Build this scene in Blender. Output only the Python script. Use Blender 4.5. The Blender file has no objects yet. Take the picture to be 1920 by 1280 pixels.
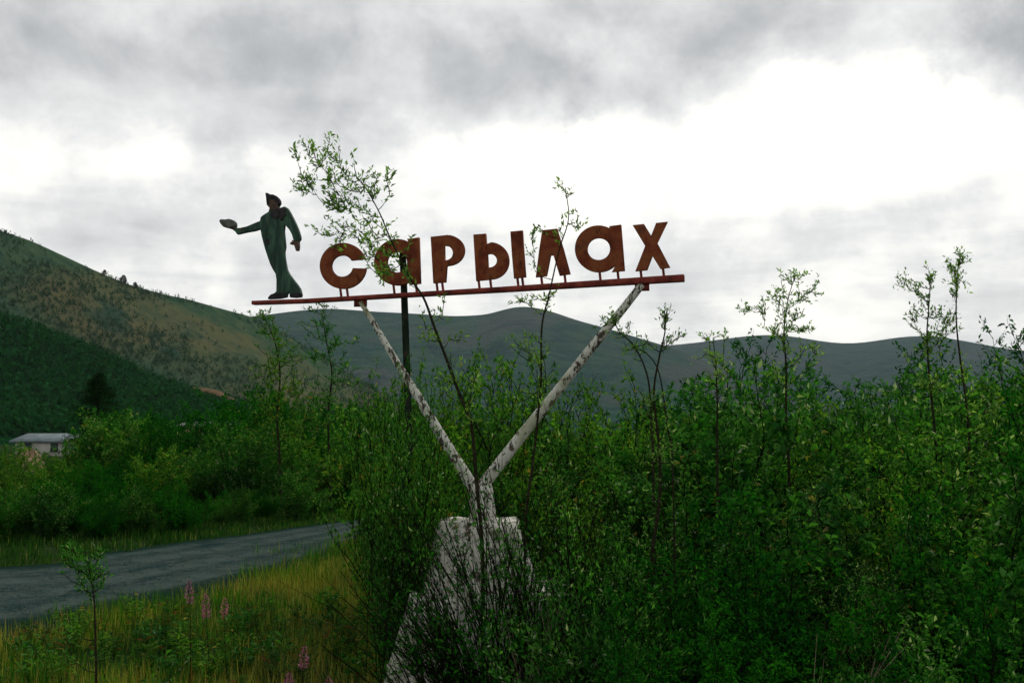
import bpy, bmesh, math, random
import numpy as np
from mathutils import Vector
PI = math.pi
rad = math.radians
S = bpy.context.scene
COL = S.collection

# ------------------------------------------------------------------ camera
F = 2059.0                       # focal length in pixels of the 1920 wide photograph
CAMZ = 2.5
PITCH = math.atan(170 / F)
cam_d = bpy.data.cameras.new('camera')
cam = bpy.data.objects.new('camera', cam_d)
COL.objects.link(cam)
cam.location = (0, 0, CAMZ)
cam.rotation_euler = (rad(90) + PITCH, 0, 0)
cam_d.sensor_width = 36
cam_d.lens = 36 * F / 1920
cam_d.clip_start = 0.1
cam_d.clip_end = 20000
S.camera = cam
# ------------------------------------------------------------------ light
SUN_EL, SUN_AZ = 44, 24          # behind the clouds, ahead of the camera
w = bpy.data.worlds.new('World')
S.world = w
w.use_nodes = True


class G:
    """tiny node helper"""
    def __init__(s, tree):
        s.t = tree
        s.n = tree.nodes
        s.l = tree.links

    def put(s, sock, v):
        if isinstance(v, bpy.types.NodeSocket):
            s.l.new(v, sock)
        elif v is not None:
            if isinstance(v, (tuple, list)) and len(v) == 3 and sock.type == 'RGBA':
                v = tuple(v) + (1,)
            sock.default_value = v

    def m(s, op, a, b=None, c=None, clamp=False):
        n = s.n.new('ShaderNodeMath')
        n.operation = op
        n.use_clamp = clamp
        for i, v in enumerate((a, b, c)):
            if v is not None:
                s.put(n.inputs[i], v)
        return n.outputs[0]

    def noise(s, vec, scale, detail=4, rough=.55, dist=0, out=0):
        n = s.n.new('ShaderNodeTexNoise')
        if vec is not None:
            s.put(n.inputs['Vector'], vec)
        n.inputs['Scale'].default_value = scale
        n.inputs['Detail'].default_value = detail
        n.inputs['Roughness'].default_value = rough
        n.inputs['Distortion'].default_value = dist
        return n.outputs[out]

    def mix(s, f, a, b, kind='MIX'):
        n = s.n.new('ShaderNodeMix')
        n.data_type = 'RGBA'
        n.blend_type = kind
        s.put(n.inputs[0], f)
        s.put(n.inputs[6], a)
        s.put(n.inputs[7], b)
        return n.outputs[2]

    def ramp(s, f, stops, interp='LINEAR'):
        n = s.n.new('ShaderNodeValToRGB')
        n.color_ramp.interpolation = interp
        e = n.color_ramp.elements
        while len(e) > 1:
            e.remove(e[-1])
        for i, (p, c) in enumerate(stops):
            x = e[0] if i == 0 else e.new(p)
            x.position = p
            x.color = (c, c, c, 1) if not isinstance(c, (tuple, list)) else tuple(c) + (1,)
        s.put(n.inputs[0], f)
        return n.outputs[0]

    def step(s, f, a, b):
        n = s.n.new('ShaderNodeMapRange')
        n.interpolation_type = 'SMOOTHSTEP'
        s.put(n.inputs[0], f)
        n.inputs[1].default_value = a
        n.inputs[2].default_value = b
        return n.outputs[0]


g = G(w.node_tree)
g.n.clear()
tc = g.n.new('ShaderNodeTexCoord')
sep = g.n.new('ShaderNodeSeparateXYZ')
g.l.new(tc.outputs['Generated'], sep.inputs[0])
dx, dy, dz = sep.outputs
zc = g.m('ADD', g.m('MAXIMUM', dz, 0.0), 0.05)
px_ = g.m('DIVIDE', dx, zc)
py_ = g.m('DIVIDE', dy, zc)
cmb = g.n.new('ShaderNodeCombineXYZ')
g.put(cmb.inputs[0], px_)
g.put(cmb.inputs[1], py_)
cloudP = cmb.outputs[0]
n_big = g.noise(cloudP, 0.55, 9, .58, .1)
n_mid = g.noise(cloudP, 1.7, 8, .6, .5)
n_dir = g.noise(tc.outputs['Generated'], 7.0, 6, .62, .3)
n_puff = g.noise(tc.outputs['Generated'], 8.5, 9, .60, .15)
n_dir2 = g.noise(tc.outputs['Generated'], 9.5, 6, .6, .2)
yc = g.m('MAXIMUM', dy, 0.08)
U = g.m('ADD', g.m('DIVIDE', dx, yc), g.m('MULTIPLY', g.m('SUBTRACT', n_dir, .5), .30))
V = g.m('ADD', g.m('DIVIDE', dz, yc), g.m('MULTIPLY', g.m('SUBTRACT', n_dir2, .5), .13))


def blob(x, y, rx, ry, amp):
    u0 = (x - 960) / F
    v0 = (810 - y) / F
    a = g.m('POWER', g.m('DIVIDE', g.m('SUBTRACT', U, u0), rx / F), 2)
    b = g.m('POWER', g.m('DIVIDE', g.m('SUBTRACT', V, v0), ry / F), 2)
    return g.m('MULTIPLY', g.m('EXPONENT', g.m('MULTIPLY', g.m('ADD', a, b), -1)), amp)


acc = g.m('ADD', g.m('MULTIPLY', g.m('SUBTRACT', n_big, .5), .9), g.m('MULTIPLY', g.m('SUBTRACT', n_mid, .5), .55))
acc = g.m('ADD', acc, g.m('MULTIPLY', g.m('SUBTRACT', n_puff, .5), 1.5))
# the cloud deck gets thicker overhead
acc = g.m('ADD', acc, g.m('MULTIPLY', g.step(g.m('DIVIDE', dz, g.m('ADD', g.m('ABSOLUTE', dy), .05)), .22, .60), .42))
for B in [(540, 150, 400, 90, .34), (60, 60, 330, 100, .18), (420, 230, 230, 60, .22), (900, 110, 260, 80, .22), (330, 60, 420, 60, .16),
          (1420, 50, 300, 80, .42), (1930, 60, 170, 100, .75), (350, 395, 220, 60, .20), (1740, 420, 260, 60, .20), (120, 420, 200, 60, .08),
          (1500, 560, 300, 40, .12), (1040, 215, 45, 35, .3), (1200, 180, 120, 40, .2),
          (1180, 310, 460, 90, -.36), (1640, 220, 260, 120, -.55), (90, 300, 300, 50, -.12), (560, 330, 200, 50, -.12),
          (1000, 600, 1400, 40, -.12), (1120, 80, 100, 60, -.30)]:
    acc = g.m('ADD', acc, blob(*B))
dens = g.m('ADD', acc, .275)
ccol = g.ramp(dens, [(0.0, (1.24, 1.21, 1.12)), (.17, (1.07, 1.055, 1.0)), (.36, (.86, .86, .85)), (.57, (.71, .715, .71)),
                     (.80, (.54, .55, .55)), (1.0, (.42, .435, .44))])
sky = g.n.new('ShaderNodeTexSky')
sky.sky_type = 'NISHITA'
sky.sun_disc = False
sky.sun_elevation = rad(SUN_EL)
sky.sun_rotation = rad(SUN_AZ)
sky.air_density = 1.0
scaled = g.mix(1.0, ccol, (10.0, 10.0, 10.0), 'MULTIPLY')
final = g.mix(.955, sky.outputs[0], scaled)
bg = g.n.new('ShaderNodeBackground')
g.put(bg.inputs[0], final)
bg.inputs[1].default_value = 0.105
wo = g.n.new('ShaderNodeOutputWorld')
g.l.new(bg.outputs[0], wo.inputs[0])

sd = bpy.data.lights.new('sun', 'SUN')
sd.energy = 1.5
sd.angle = rad(16)
sd.color = (1, .96, .88)
so = bpy.data.objects.new('sun', sd)
COL.objects.link(so)
vdir = Vector((math.sin(rad(SUN_AZ)) * math.cos(rad(SUN_EL)), math.cos(rad(SUN_AZ)) * math.cos(rad(SUN_EL)), math.sin(rad(SUN_EL))))
so.rotation_euler = (-vdir).to_track_quat('-Z', 'Y').to_euler()
so.location = vdir * 50
vs = S.view_settings
S.display_settings.display_device = 'sRGB'
vs.view_transform = 'Standard'
vs.look = 'None'
vs.exposure = 0
vs.gamma = 1
vs.use_curve_mapping = False


# ------------------------------------------------------------------ helpers
def ray(px, py):
    v = Vector(((px - 960) / F, (640 - py) / F, -1))
    v.rotate(cam.rotation_euler)
    return v


def at(px, py, Y):
    """point seen at photo pixel (px,py) at world distance Y ahead"""
    v = ray(px, py)
    return Vector((0, 0, CAMZ)) + v * (Y / v.y)


def ground_at(px, py, z=0):
    v = ray(px, py)
    return Vector((0, 0, CAMZ)) + v * ((z - CAMZ) / v.z)


def tag(o, label=None, cat=None, group=None, kind=None):
    for k, v in (('label', label), ('category', cat), ('group', group), ('kind', kind)):
        if v:
            o[k] = v
    return o


def empty(name, loc, label=None, cat=None, group=None):
    o = bpy.data.objects.new(name, None)
    o.location = loc
    COL.objects.link(o)
    return tag(o, label, cat, group)


class MB:
    """collects quads and triangles"""
    def __init__(s):
        s.v, s.f, s.n = [], [], 0

    def add(s, V, Fc):
        V = np.asarray(V, dtype=np.float64).reshape(-1, 3)
        Fc = np.asarray(Fc, dtype=np.int64)
        s.v.append(V)
        s.f.append(Fc + s.n)
        s.n += len(V)

    def box(s, c, size, rz=0):
        x, y, z = [a / 2 for a in size]
        P = np.array([[-x, -y, -z], [x, -y, -z], [x, y, -z], [-x, y, -z], [-x, -y, z], [x, -y, z], [x, y, z], [-x, y, z]])
        cr, sr = math.cos(rz), math.sin(rz)
        P = P @ np.array([[cr, sr, 0], [-sr, cr, 0], [0, 0, 1]]) + np.array(c)
        s.add(P, [[0, 3, 2, 1], [4, 5, 6, 7], [0, 1, 5, 4], [1, 2, 6, 5], [2, 3, 7, 6], [3, 0, 4, 7]])

    def tube(s, pts, r, k=5, cap=False):
        pts = np.asarray([tuple(p) for p in pts], dtype=float)
        n = len(pts)
        r = np.broadcast_to(np.asarray(r, dtype=float), (n,)) if np.ndim(r) == 0 or len(np.atleast_1d(r)) == 1 else np.asarray(r, dtype=float)
        t = np.gradient(pts, axis=0)
        t /= np.linalg.norm(t, axis=1)[:, None] + 1e-9
        ref = np.where(np.abs(t[:, 2:3]) > .8, np.array([[1., 0, 0]]), np.array([[0, 0, 1.]]))
        ref = np.broadcast_to(ref[0], (n, 3))
        a = np.cross(t, ref)
        a /= np.linalg.norm(a, axis=1)[:, None] + 1e-9
        b = np.cross(t, a)
        ang = np.arange(k) * 2 * PI / k
        V = pts[:, None, :] + r[:, None, None] * (np.cos(ang)[None, :, None] * a[:, None, :] + np.sin(ang)[None, :, None] * b[:, None, :])
        V = V.reshape(-1, 3)
        i = np.arange(n - 1)[:, None] * k
        j = np.arange(k)[None, :]
        j2 = (j + 1) % k
        Q = np.stack([i + j, i + j2, i + k + j2, i + k + j], -1).reshape(-1, 4)
        s.add(V, Q)
        if cap and k == 4:
            s.add(V[:4], [[3, 2, 1, 0]])
            s.add(V[-4:], [[0, 1, 2, 3]])
        elif cap:
            for e, c in ((V[:k], pts[0]), (V[-k:], pts[-1])):
                P = np.vstack([e, c[None]])
                s.add(P, [[q, (q + 1) % k, k, k] for q in range(k)])

    def leaves(s, P, D, N, L, W, fold=.12):
        """P,D,N (n,3); L,W (n)"""
        D = D / (np.linalg.norm(D, axis=1)[:, None] + 1e-9)
        sd_ = np.cross(D, N)
        sd_ /= np.linalg.norm(sd_, axis=1)[:, None] + 1e-9
        nn = np.cross(sd_, D)
        L = L[:, None]
        W = W[:, None]
        up = nn * (W * fold * 3)
        a = P
        b = P + D * L * .45 + sd_ * W * .5 + up
        c = P + D * L - nn * L * .12
        d = P + D * L * .45 - sd_ * W * .5 + up
        n = len(P)
        V = np.stack([a, b, c, d], 1).reshape(-1, 3)
        Q = (np.arange(n)[:, None] * 4 + np.arange(4)[None, :])
        s.add(V, Q)

    def mesh(s, name, smooth=False):
        V = np.concatenate(s.v)
        quads = np.concatenate([f for f in s.f if f.shape[1] == 4] or [np.zeros((0, 4), int)])
        tris = np.concatenate([f for f in s.f if f.shape[1] == 3] or [np.zeros((0, 3), int)])
        deg = quads[:, 2] == quads[:, 3] if len(quads) else np.zeros(0, bool)
        tris = np.concatenate([tris, quads[deg][:, :3]])
        quads = quads[~deg]
        me = bpy.data.meshes.new(name)
        me.vertices.add(len(V))
        me.vertices.foreach_set('co', V.astype(np.float32).ravel())
        me.loops.add(quads.size + tris.size)
        me.loops.foreach_set('vertex_index', np.concatenate([quads.ravel(), tris.ravel()]).astype(np.int32))
        me.polygons.add(len(quads) + len(tris))
        st = np.concatenate([np.arange(len(quads)) * 4, len(quads) * 4 + np.arange(len(tris)) * 3]).astype(np.int32)
        me.polygons.foreach_set('loop_start', st)
        me.update(calc_edges=True)
        if smooth:
            me.polygons.foreach_set('use_smooth', np.ones(len(me.polygons), bool))
        return me

    def build(s, name, mat, parent=None, smooth=False, loc=None):
        me = s.mesh(name, smooth)
        me.materials.append(mat)
        o = bpy.data.objects.new(name, me)
        COL.objects.link(o)
        if parent is not None:
            o.parent = parent
        if loc is not None:
            o.location = loc
        return o


def copy_tree(o, parent=None):
    c = o.copy()
    COL.objects.link(c)
    if parent is not None:
        c.parent = parent
        c.matrix_parent_inverse = o.matrix_parent_inverse
    for ch in list(o.children):
        copy_tree(ch, c)
    return c


# ------------------------------------------------------------------ materials
def mat(name):
    m = bpy.data.materials.new(name)
    m.use_nodes = True
    gg = G(m.node_tree)
    gg.n.clear()
    out = gg.n.new('ShaderNodeOutputMaterial')
    return m, gg, out


def principled(gg, out, col, rough=.7, bump=None, bdist=.01, metal=0, spec=.3):
    p = gg.n.new('ShaderNodeBsdfPrincipled')
    gg.put(p.inputs['Base Color'], col)
    gg.put(p.inputs['Roughness'], rough)
    p.inputs['Metallic'].default_value = metal
    p.inputs['Specular IOR Level'].default_value = spec
    if bump is not None:
        b = gg.n.new('ShaderNodeBump')
        b.inputs['Distance'].default_value = bdist
        b.inputs['Strength'].default_value = .8
        gg.put(b.inputs['Height'], bump)
        gg.l.new(b.outputs[0], p.inputs['Normal'])
    gg.l.new(p.outputs[0], out.inputs[0])
    return p


def obj_co(gg):
    return gg.n.new('ShaderNodeTexCoord').outputs['Object']


def world_co(gg):
    return gg.n.new('ShaderNodeNewGeometry').outputs['Position']


def leaf_mat(name, c_dark, c_mid, c_lite, c_odd=None, odd=.04, trans=.4, hue=.25):
    m, gg, out = mat(name)
    geo = gg.n.new('ShaderNodeNewGeometry')
    rnd = geo.outputs['Random Per Island']
    oi = gg.n.new('ShaderNodeObjectInfo')
    col = gg.ramp(rnd, [(0, tuple(q * .7 for q in c_dark)), (.45, c_mid), (.80, tuple((a_ + b_) / 2 for a_, b_ in zip(c_mid, c_lite))), (.95, c_lite), (1, tuple(q * 1.15 for q in c_lite))])
    if c_odd:
        col = gg.mix(gg.m('GREATER_THAN', rnd, 1 - odd), col, c_odd)
    n = gg.noise(geo.outputs['Position'], 1.1, 3)
    tone = gg.mix(gg.step(n, .35, .65), (.55, .70, .9), (1.30, 1.30, .8))
    col = gg.mix(hue * 2, col, tone, 'MULTIPLY')
    tone2 = gg.mix(oi.outputs['Random'], (.65, .75, .85), (1.2, 1.3, .9))
    col = gg.mix(.6, col, tone2, 'MULTIPLY')
    d = gg.n.new('ShaderNodeBsdfDiffuse')
    gg.put(d.inputs[0], col)
    t = gg.n.new('ShaderNodeBsdfTranslucent')
    gg.put(t.inputs[0], gg.mix(1, col, (1.5, 1.9, .6), 'MULTIPLY'))
    mx = gg.n.new('ShaderNodeMixShader')
    mx.inputs[0].default_value = trans
    gg.l.new(d.outputs[0], mx.inputs[1])
    gg.l.new(t.outputs[0], mx.inputs[2])
    gg.l.new(mx.outputs[0], out.inputs[0])
    return m


M = {}
M['leaf'] = leaf_mat('willow_leaf', (.016, .066, .014), (.034, .125, .024), (.10, .225, .055), (.30, .34, .24), .045)
M['leaf_yel'] = leaf_mat('yellowish_leaf', (.022, .080, .012), (.052, .140, .020), (.14, .23, .045), (.30, .19, .05), .03)
M['leaf_broad'] = leaf_mat('broad_leaf', (.010, .050, .010), (.022, .095, .018), (.07, .19, .04), (.26, .20, .07), .02)
M['leaf_grey'] = leaf_mat('greyish_willow_leaf', (.030, .070, .028), (.060, .120, .048), (.14, .22, .10), (.30, .34, .24), .05)
M['leaf_dark'] = leaf_mat('dark_leaf', (.004, .036, .006), (.009, .072, .009), (.026, .125, .014), None)  # dark green; on the nearest low shrubs it also stands in for shade
M['leaf_far'] = leaf_mat('roadside_leaf', (.012, .064, .014), (.028, .120, .022), (.10, .21, .05), (.30, .30, .16), .04)
M['leaf_tip'] = leaf_mat('sapling_leaf', (.06, .10, .035), (.11, .18, .06), (.20, .28, .11), None, trans=.55)
M['needle'] = leaf_mat('larch_needle', (.006, .020, .006), (.010, .034, .009), (.016, .045, .012), None, trans=.15)
M['forest'] = leaf_mat('forest_foliage', (.005, .040, .014), (.008, .058, .020), (.014, .075, .020), None, trans=.1, hue=.15)
M['fw_leaf'] = leaf_mat('fireweed_leaf', (.02, .06, .015), (.04, .09, .02), (.08, .12, .03), (.16, .05, .02), .08)
M['petal'] = leaf_mat('petal', (.28, .06, .20), (.40, .11, .29), (.52, .22, .42), None, trans=.35, hue=.05)
M['umbel'] = leaf_mat('umbel', (.35, .37, .30), (.45, .46, .38), (.55, .55, .48), None, trans=.3, hue=.05)

m, gg, out = mat('bark')
co = obj_co(gg)
c = gg.ramp(gg.noise(co, 30, 4), [(.3, (.012, .011, .007)), (.6, (.030, .026, .016)), (.8, (.07, .065, .045))])
principled(gg, out, c, .9, gg.noise(co, 60, 3), .004, spec=0)
M['bark'] = m
m, gg, out = mat('dark_bark')
co = obj_co(gg)
c = gg.ramp(gg.noise(co, 24, 4), [(.3, (.005, .006, .003)), (.65, (.013, .015, .008)), (.85, (.035, .036, .024))])
principled(gg, out, c, .9, gg.noise(co, 60, 3), .004, spec=0)
M['bark_dark'] = m
m, gg, out = mat('dry_stalk')
co = obj_co(gg)
c = gg.ramp(gg.noise(co, 20, 4), [(.3, (.09, .065, .04)), (.7, (.22, .18, .12))])
principled(gg, out, c, .9)
M['stalk'] = m

# rusty letters: old red-brown paint, rust bloom, drips
m, gg, out = mat('rusty_paint')
co = obj_co(gg)
mp = gg.n.new('ShaderNodeMapping')
mp.inputs['Scale'].default_value = (1, 1, .35)
gg.put(mp.inputs[0], co)
n1 = gg.noise(co, 5, 6, .62)
n2 = gg.noise(mp.outputs[0], 26, 5, .65)
c = gg.ramp(n1, [(.30, (.07, .014, .006)), (.46, (.155, .033, .012)), (.58, (.21, .060, .020)), (.75, (.09, .03, .014))])
c = gg.mix(gg.step(n2, .56, .68), c, (.07, .022, .010))
c = gg.mix(gg.step(gg.noise(co, 48, 3), .66, .74), c, (.32, .15, .07))
principled(gg, out, c, gg.ramp(n2, [(.3, .75), (.7, .95)]), n2, .006, spec=.2)
M['rust'] = m
m, gg, out = mat('rusty_bar')
co = obj_co(gg)
n1 = gg.noise(co, 9, 6, .62)
c = gg.ramp(n1, [(.30, (.06, .014, .010)), (.5, (.17, .030, .022)), (.68, (.26, .055, .035)), (.8, (.10, .045, .028))])
principled(gg, out, c, .85, gg.noise(co, 60, 4), .006, spec=.2)
M['bar'] = m


def peel(name, lo, hi, scale, white, under, stretch=(1, 1, 1), lichen=(.22, .24, .10)):
    m, gg, out = mat(name)
    co = obj_co(gg)
    mp = gg.n.new('ShaderNodeMapping')
    mp.inputs['Scale'].default_value = stretch
    gg.put(mp.inputs[0], co)
    co2 = mp.outputs[0]
    n1 = gg.noise(co2, scale, 7, .68, .4)
    n2 = gg.noise(co2, scale * 3.3, 5, .6)
    n3 = gg.noise(co, 2.2, 3)
    f = gg.m('ADD', gg.m('MULTIPLY', n1, .72), gg.m('MULTIPLY', n2, .28))
    base = gg.mix(gg.step(n2, .35, .7), white, tuple(a * .78 for a in white))
    und = gg.mix(gg.step(gg.noise(co, 30, 4), .4, .65), under, (.10, .065, .045))
    c = gg.mix(gg.step(f, lo, hi), base, und)
    c = gg.mix(gg.m('MULTIPLY', gg.step(n3, .52, .68), .55), c, lichen)
    h = gg.m('SUBTRACT', 1, gg.step(f, lo, hi))
    principled(gg, out, c, .88, gg.m('ADD', h, gg.m('MULTIPLY', n2, .6)), .006, spec=.15)
    return m


M['pole'] = peel('peeling_whitewash', .515, .545, 14, (.60, .60, .52), (.05, .055, .045), (1, 1, .55))
M['plinth'] = peel('whitewashed_concrete', .49, .60, 7.5, (.63, .61, .54), (.085, .08, .062), lichen=(.13, .17, .07))

m, gg, out = mat('dark_post')
co = obj_co(gg)
c = gg.ramp(gg.noise(co, 9, 5), [(.3, (.010, .014, .010)), (.55, (.020, .030, .020)), (.72, (.05, .045, .03))])
principled(gg, out, c, .9, gg.noise(co, 40, 3), .004, spec=0)
M['post'] = m
m, gg, out = mat('figure_paint')
co = obj_co(gg)
mp = gg.n.new('ShaderNodeMapping')
mp.inputs['Scale'].default_value = (1, 1, .25)
gg.put(mp.inputs[0], co)
n1 = gg.noise(mp.outputs[0], 14, 5, .6)
c = gg.ramp(n1, [(.3, (.006, .022, .014)), (.48, (.014, .050, .032)), (.60, (.045, .11, .065)), (.72, (.012, .035, .02))])  # upright streaks: fold highlights of the clothes put into the colour
c = gg.mix(gg.step(gg.noise(co, 22, 4), .62, .70), c, (.10, .045, .02))
principled(gg, out, c, .7, n1, .008, spec=.3)
M['fig'] = m


def plain(name, a, b, sc=15, rough=.85):
    m, gg, out = mat(name)
    co = obj_co(gg)
    n = gg.noise(co, sc, 4)
    principled(gg, out, gg.ramp(n, [(.35, a), (.65, b)]), rough, n, .004, spec=.2)
    return m


M['fig_dark'] = plain('figure_dark_paint', (.012, .014, .016), (.035, .030, .035))
M['fig_scarf'] = plain('figure_scarf_paint', (.018, .018, .018), (.048, .040, .042), 30)
M['fig_face'] = plain('figure_face_paint', (.045, .030, .025), (.12, .075, .055), 25)
M['fig_pan'] = plain('figure_pan_paint', (.05, .055, .05), (.14, .14, .12), 25)
M['wall_pale'] = plain('pale_plaster', (.36, .34, .30), (.48, .46, .42), 1.5)
M['wall_peach'] = plain('peach_boards', (.30, .20, .13), (.40, .27, .18), 1.5)
M['roof_grey'] = plain('grey_roof', (.10, .13, .14), (.17, .21, .22), 1.2)
M['roof_light'] = plain('light_roof', (.38, .38, .35), (.5, .5, .46), 1.2)
M['window'] = plain('window_glass', (.02, .025, .03), (.05, .06, .07), 3, .2)
M['soil_pale'] = plain('pale_gravel', (.20, .13, .08), (.40, .27, .17), 3, .95)

# gravel road with wheel tracks
m, gg, out = mat('gravel_road')
uv = gg.n.new('ShaderNodeUVMap').outputs[0]
sp = gg.n.new('ShaderNodeSeparateXYZ')
gg.put(sp.inputs[0], uv)
co = world_co(gg)
n1 = gg.noise(co, .55, 6, .6)
n2 = gg.noise(co, 26, 3, .7)
mpr = gg.n.new('ShaderNodeMapping')
mpr.inputs['Scale'].default_value = (2.2, .07, 1)
gg.put(mpr.inputs[0], uv)
mpr.inputs['Scale'].default_value = (14, .35, 1)
n3 = gg.noise(mpr.outputs[0], 1.0, 5, .6)
track = None
n5 = gg.noise(co, 3.2, 6, .75)
for q in (.20, .40, .62, .82):
    d = gg.m('ABSOLUTE', gg.m('SUBTRACT', gg.m('ADD', sp.outputs[0], gg.m('MULTIPLY', gg.m('SUBTRACT', n5, .5), .06)), q))
    t = gg.m('SUBTRACT', 1, gg.step(d, .02, .085))
    t = gg.m('MULTIPLY', t, gg.step(gg.noise(co, .9 + q, 4), .35, .6))
    track = t if track is None else gg.m('ADD', track, t)
edge = gg.m('MINIMUM', sp.outputs[0], gg.m('SUBTRACT', 1, sp.outputs[0]))
c = gg.mix(gg.step(n3, .35, .65), (.010, .028, .026), (.030, .052, .048))
c = gg.mix(gg.m('MULTIPLY', track, .6), c, (.070, .100, .088))
c = gg.mix(gg.m('MULTIPLY', gg.step(n5, .46, .62), .75), c, (.056, .070, .064))
c = gg.mix(gg.step(n2, .52, .66), c, (.085, .10, .09))
c = gg.mix(gg.step(gg.noise(co, 11, 4), .58, .68), c, (.014, .024, .020))
c = gg.mix(gg.step(n1, .58, .70), c, (.012, .028, .026))
c = gg.mix(gg.m('SUBTRACT', 1, gg.step(gg.m('ADD', edge, gg.m('MULTIPLY', gg.m('SUBTRACT', n1, .5), .12)), .06, .20)), c, (.010, .026, .018))
principled(gg, out, c, .95, n2, .02, spec=0)
M['road'] = m

m, gg, out = mat('ground_cover')
co = world_co(gg)
n1 = gg.noise(co, .5, 6)
n2 = gg.noise(co, 9, 5, .7)
c = gg.ramp(n2, [(.3, (.010, .022, .008)), (.55, (.028, .048, .014)), (.75, (.07, .065, .028))])
c = gg.mix(gg.step(n1, .45, .65), c, (.012, .034, .012))
principled(gg, out, c, .95, n2, .04, spec=0)
M['ground'] = m


def hill_mat(name, base, alt, alt2, tan, lo, hi, s1, s2, bd=8):
    m, gg, out = mat(name)
    co = world_co(gg)
    mp = gg.n.new('ShaderNodeMapping')
    mp.inputs['Scale'].default_value = (1, .45, 1.5)
    gg.put(mp.inputs[0], co)
    n1 = gg.noise(mp.outputs[0], s1, 6, .55, .3)
    n2 = gg.noise(co, s2, 6, .72)
    n4 = gg.noise(co, s1 * 2.7, 5, .6, .6)
    c = gg.mix(gg.step(n2, .36, .64), base, alt)
    c = gg.mix(gg.m('MULTIPLY', gg.step(n1, lo, hi), gg.ramp(n2, [(.3, .55), (.6, 1.)])), c, tan)
    c = gg.mix(gg.m('MULTIPLY', gg.step(n4, .55, .68), .8), c, alt2)
    principled(gg, out, c, .95, gg.m('ADD', n2, gg.m('MULTIPLY', n4, 2)), bd, spec=0)
    return m


M['hillA'] = hill_mat('hill_slope', (.020, .064, .034), (.052, .096, .042), (.005, .048, .032), (.120, .108, .045), .44, .66, .0065, .075)
M['hillA0'] = hill_mat('wooded_slope', (.004, .034, .012), (.008, .060, .016), (.003, .024, .010), (.014, .080, .018), .5, .7, .012, .10)
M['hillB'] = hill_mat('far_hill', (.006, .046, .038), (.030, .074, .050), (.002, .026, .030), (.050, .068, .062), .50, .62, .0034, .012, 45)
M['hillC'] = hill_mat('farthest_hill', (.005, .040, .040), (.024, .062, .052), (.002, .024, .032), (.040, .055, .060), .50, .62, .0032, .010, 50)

# ------------------------------------------------------------------ ground, road
rng = np.random.default_rng(7)


def vnoise(x, y, seed=0):
    """cheap smooth noise from a few sines"""
    r = np.random.default_rng(seed)
    o = 0
    for k in range(7):
        a = r.uniform(0, 2 * PI)
        f = r.uniform(.6, 2.4)
        p = r.uniform(0, 2 * PI)
        o = o + np.sin((x * math.cos(a) + y * math.sin(a)) * f + p) / (1 + .3 * k)
    return o / 4.0


def road_edges():
    near = [(-14.5, 6.0), (-9.5, 10.6)] + [tuple(ground_at(*p).xy) for p in ((0, 1197), (150, 1166), (330, 1128), (470, 1092), (600, 1050), (680, 1020))] + [(0, 33), (6, 40), (14, 47)]
    far = [(-30, 12.5), (-20, 16.5)] + [tuple(ground_at(*p).xy) for p in ((0, 1062), (150, 1042), (330, 1017), (470, 999), (600, 982), (680, 971))] + [(-1, 41), (4, 47), (11, 55)]
    return near, far


def catmull(P, n):
    P = [np.array(p, float) for p in P]
    P = [2 * P[0] - P[1]] + P + [2 * P[-1] - P[-2]]
    out = []
    for i in range(1, len(P) - 2):
        for k in range(n):
            t = k / n
            a, b, c_, d = P[i - 1:i + 3]
            out.append(.5 * ((2 * b) + (-a + c_) * t + (2 * a - 5 * b + 4 * c_ - d) * t * t + (-a + 3 * b - 3 * c_ + d) * t ** 3))
    out.append(P[-2])
    return np.array(out)


ne, fe = road_edges()
NE, FE = catmull(ne, 10), catmull(fe, 10)
nl = len(NE)
K = 28
uu = np.linspace(0, 1, K)
RV = NE[:, None, :] * (1 - uu)[None, :, None] + FE[:, None, :] * uu[None, :, None]
prof = sum(-.03 * np.exp(-((uu - q) / .03) ** 2) for q in (.20, .40, .62, .82)) + .07 * np.sin(uu * PI) ** .5
RZ = prof[None, :] + .018 * vnoise(RV[..., 0] * 1.5, RV[..., 1] * 1.5, 3)
RZ = np.maximum(RZ + .012, .006)
RZ[:, 0] = RZ[:, -1] = -.02
mb = MB()
VV = np.concatenate([RV, RZ[..., None]], -1).reshape(-1, 3)
i = np.arange(nl - 1)[:, None] * K
j = np.arange(K - 1)[None, :]
mb.add(VV, np.stack([i + j + 1, i + j, i + K + j, i + K + j + 1], -1).reshape(-1, 4))
road = mb.build('road', M['road'], smooth=True)
tag(road, kind='structure')
uvl = road.data.uv_layers.new(name='UVMap')
vi = np.zeros(len(road.data.loops), np.int32)
road.data.loops.foreach_get('vertex_index', vi)
seg = np.linalg.norm(np.diff((NE + FE) / 2, axis=0), axis=1)
sl = np.concatenate([[0], np.cumsum(seg)])
UVv = np.stack([np.tile(uu, nl), np.repeat(sl, K)], -1)
uvl.data.foreach_set('uv', UVv[vi].astype(np.float32).ravel())


def road_u(x, y):
    """signed position across the road: <0 near side, 0..1 on it, >1 beyond"""
    P = np.array([x, y])
    mid = (NE + FE) / 2
    k = np.argmin(((mid - P) ** 2).sum(1))
    d = FE[k] - NE[k]
    return float(np.dot(P - NE[k], d) / np.dot(d, d))


def axis(lo, hi, near, n1, n2):
    a = np.linspace(-near, near, n1)
    t = np.linspace(0, 1, n2)[1:] ** 2.2
    return np.concatenate([(-near - t * (-lo - near))[::-1], a, near + t * (hi - near)])


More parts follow.
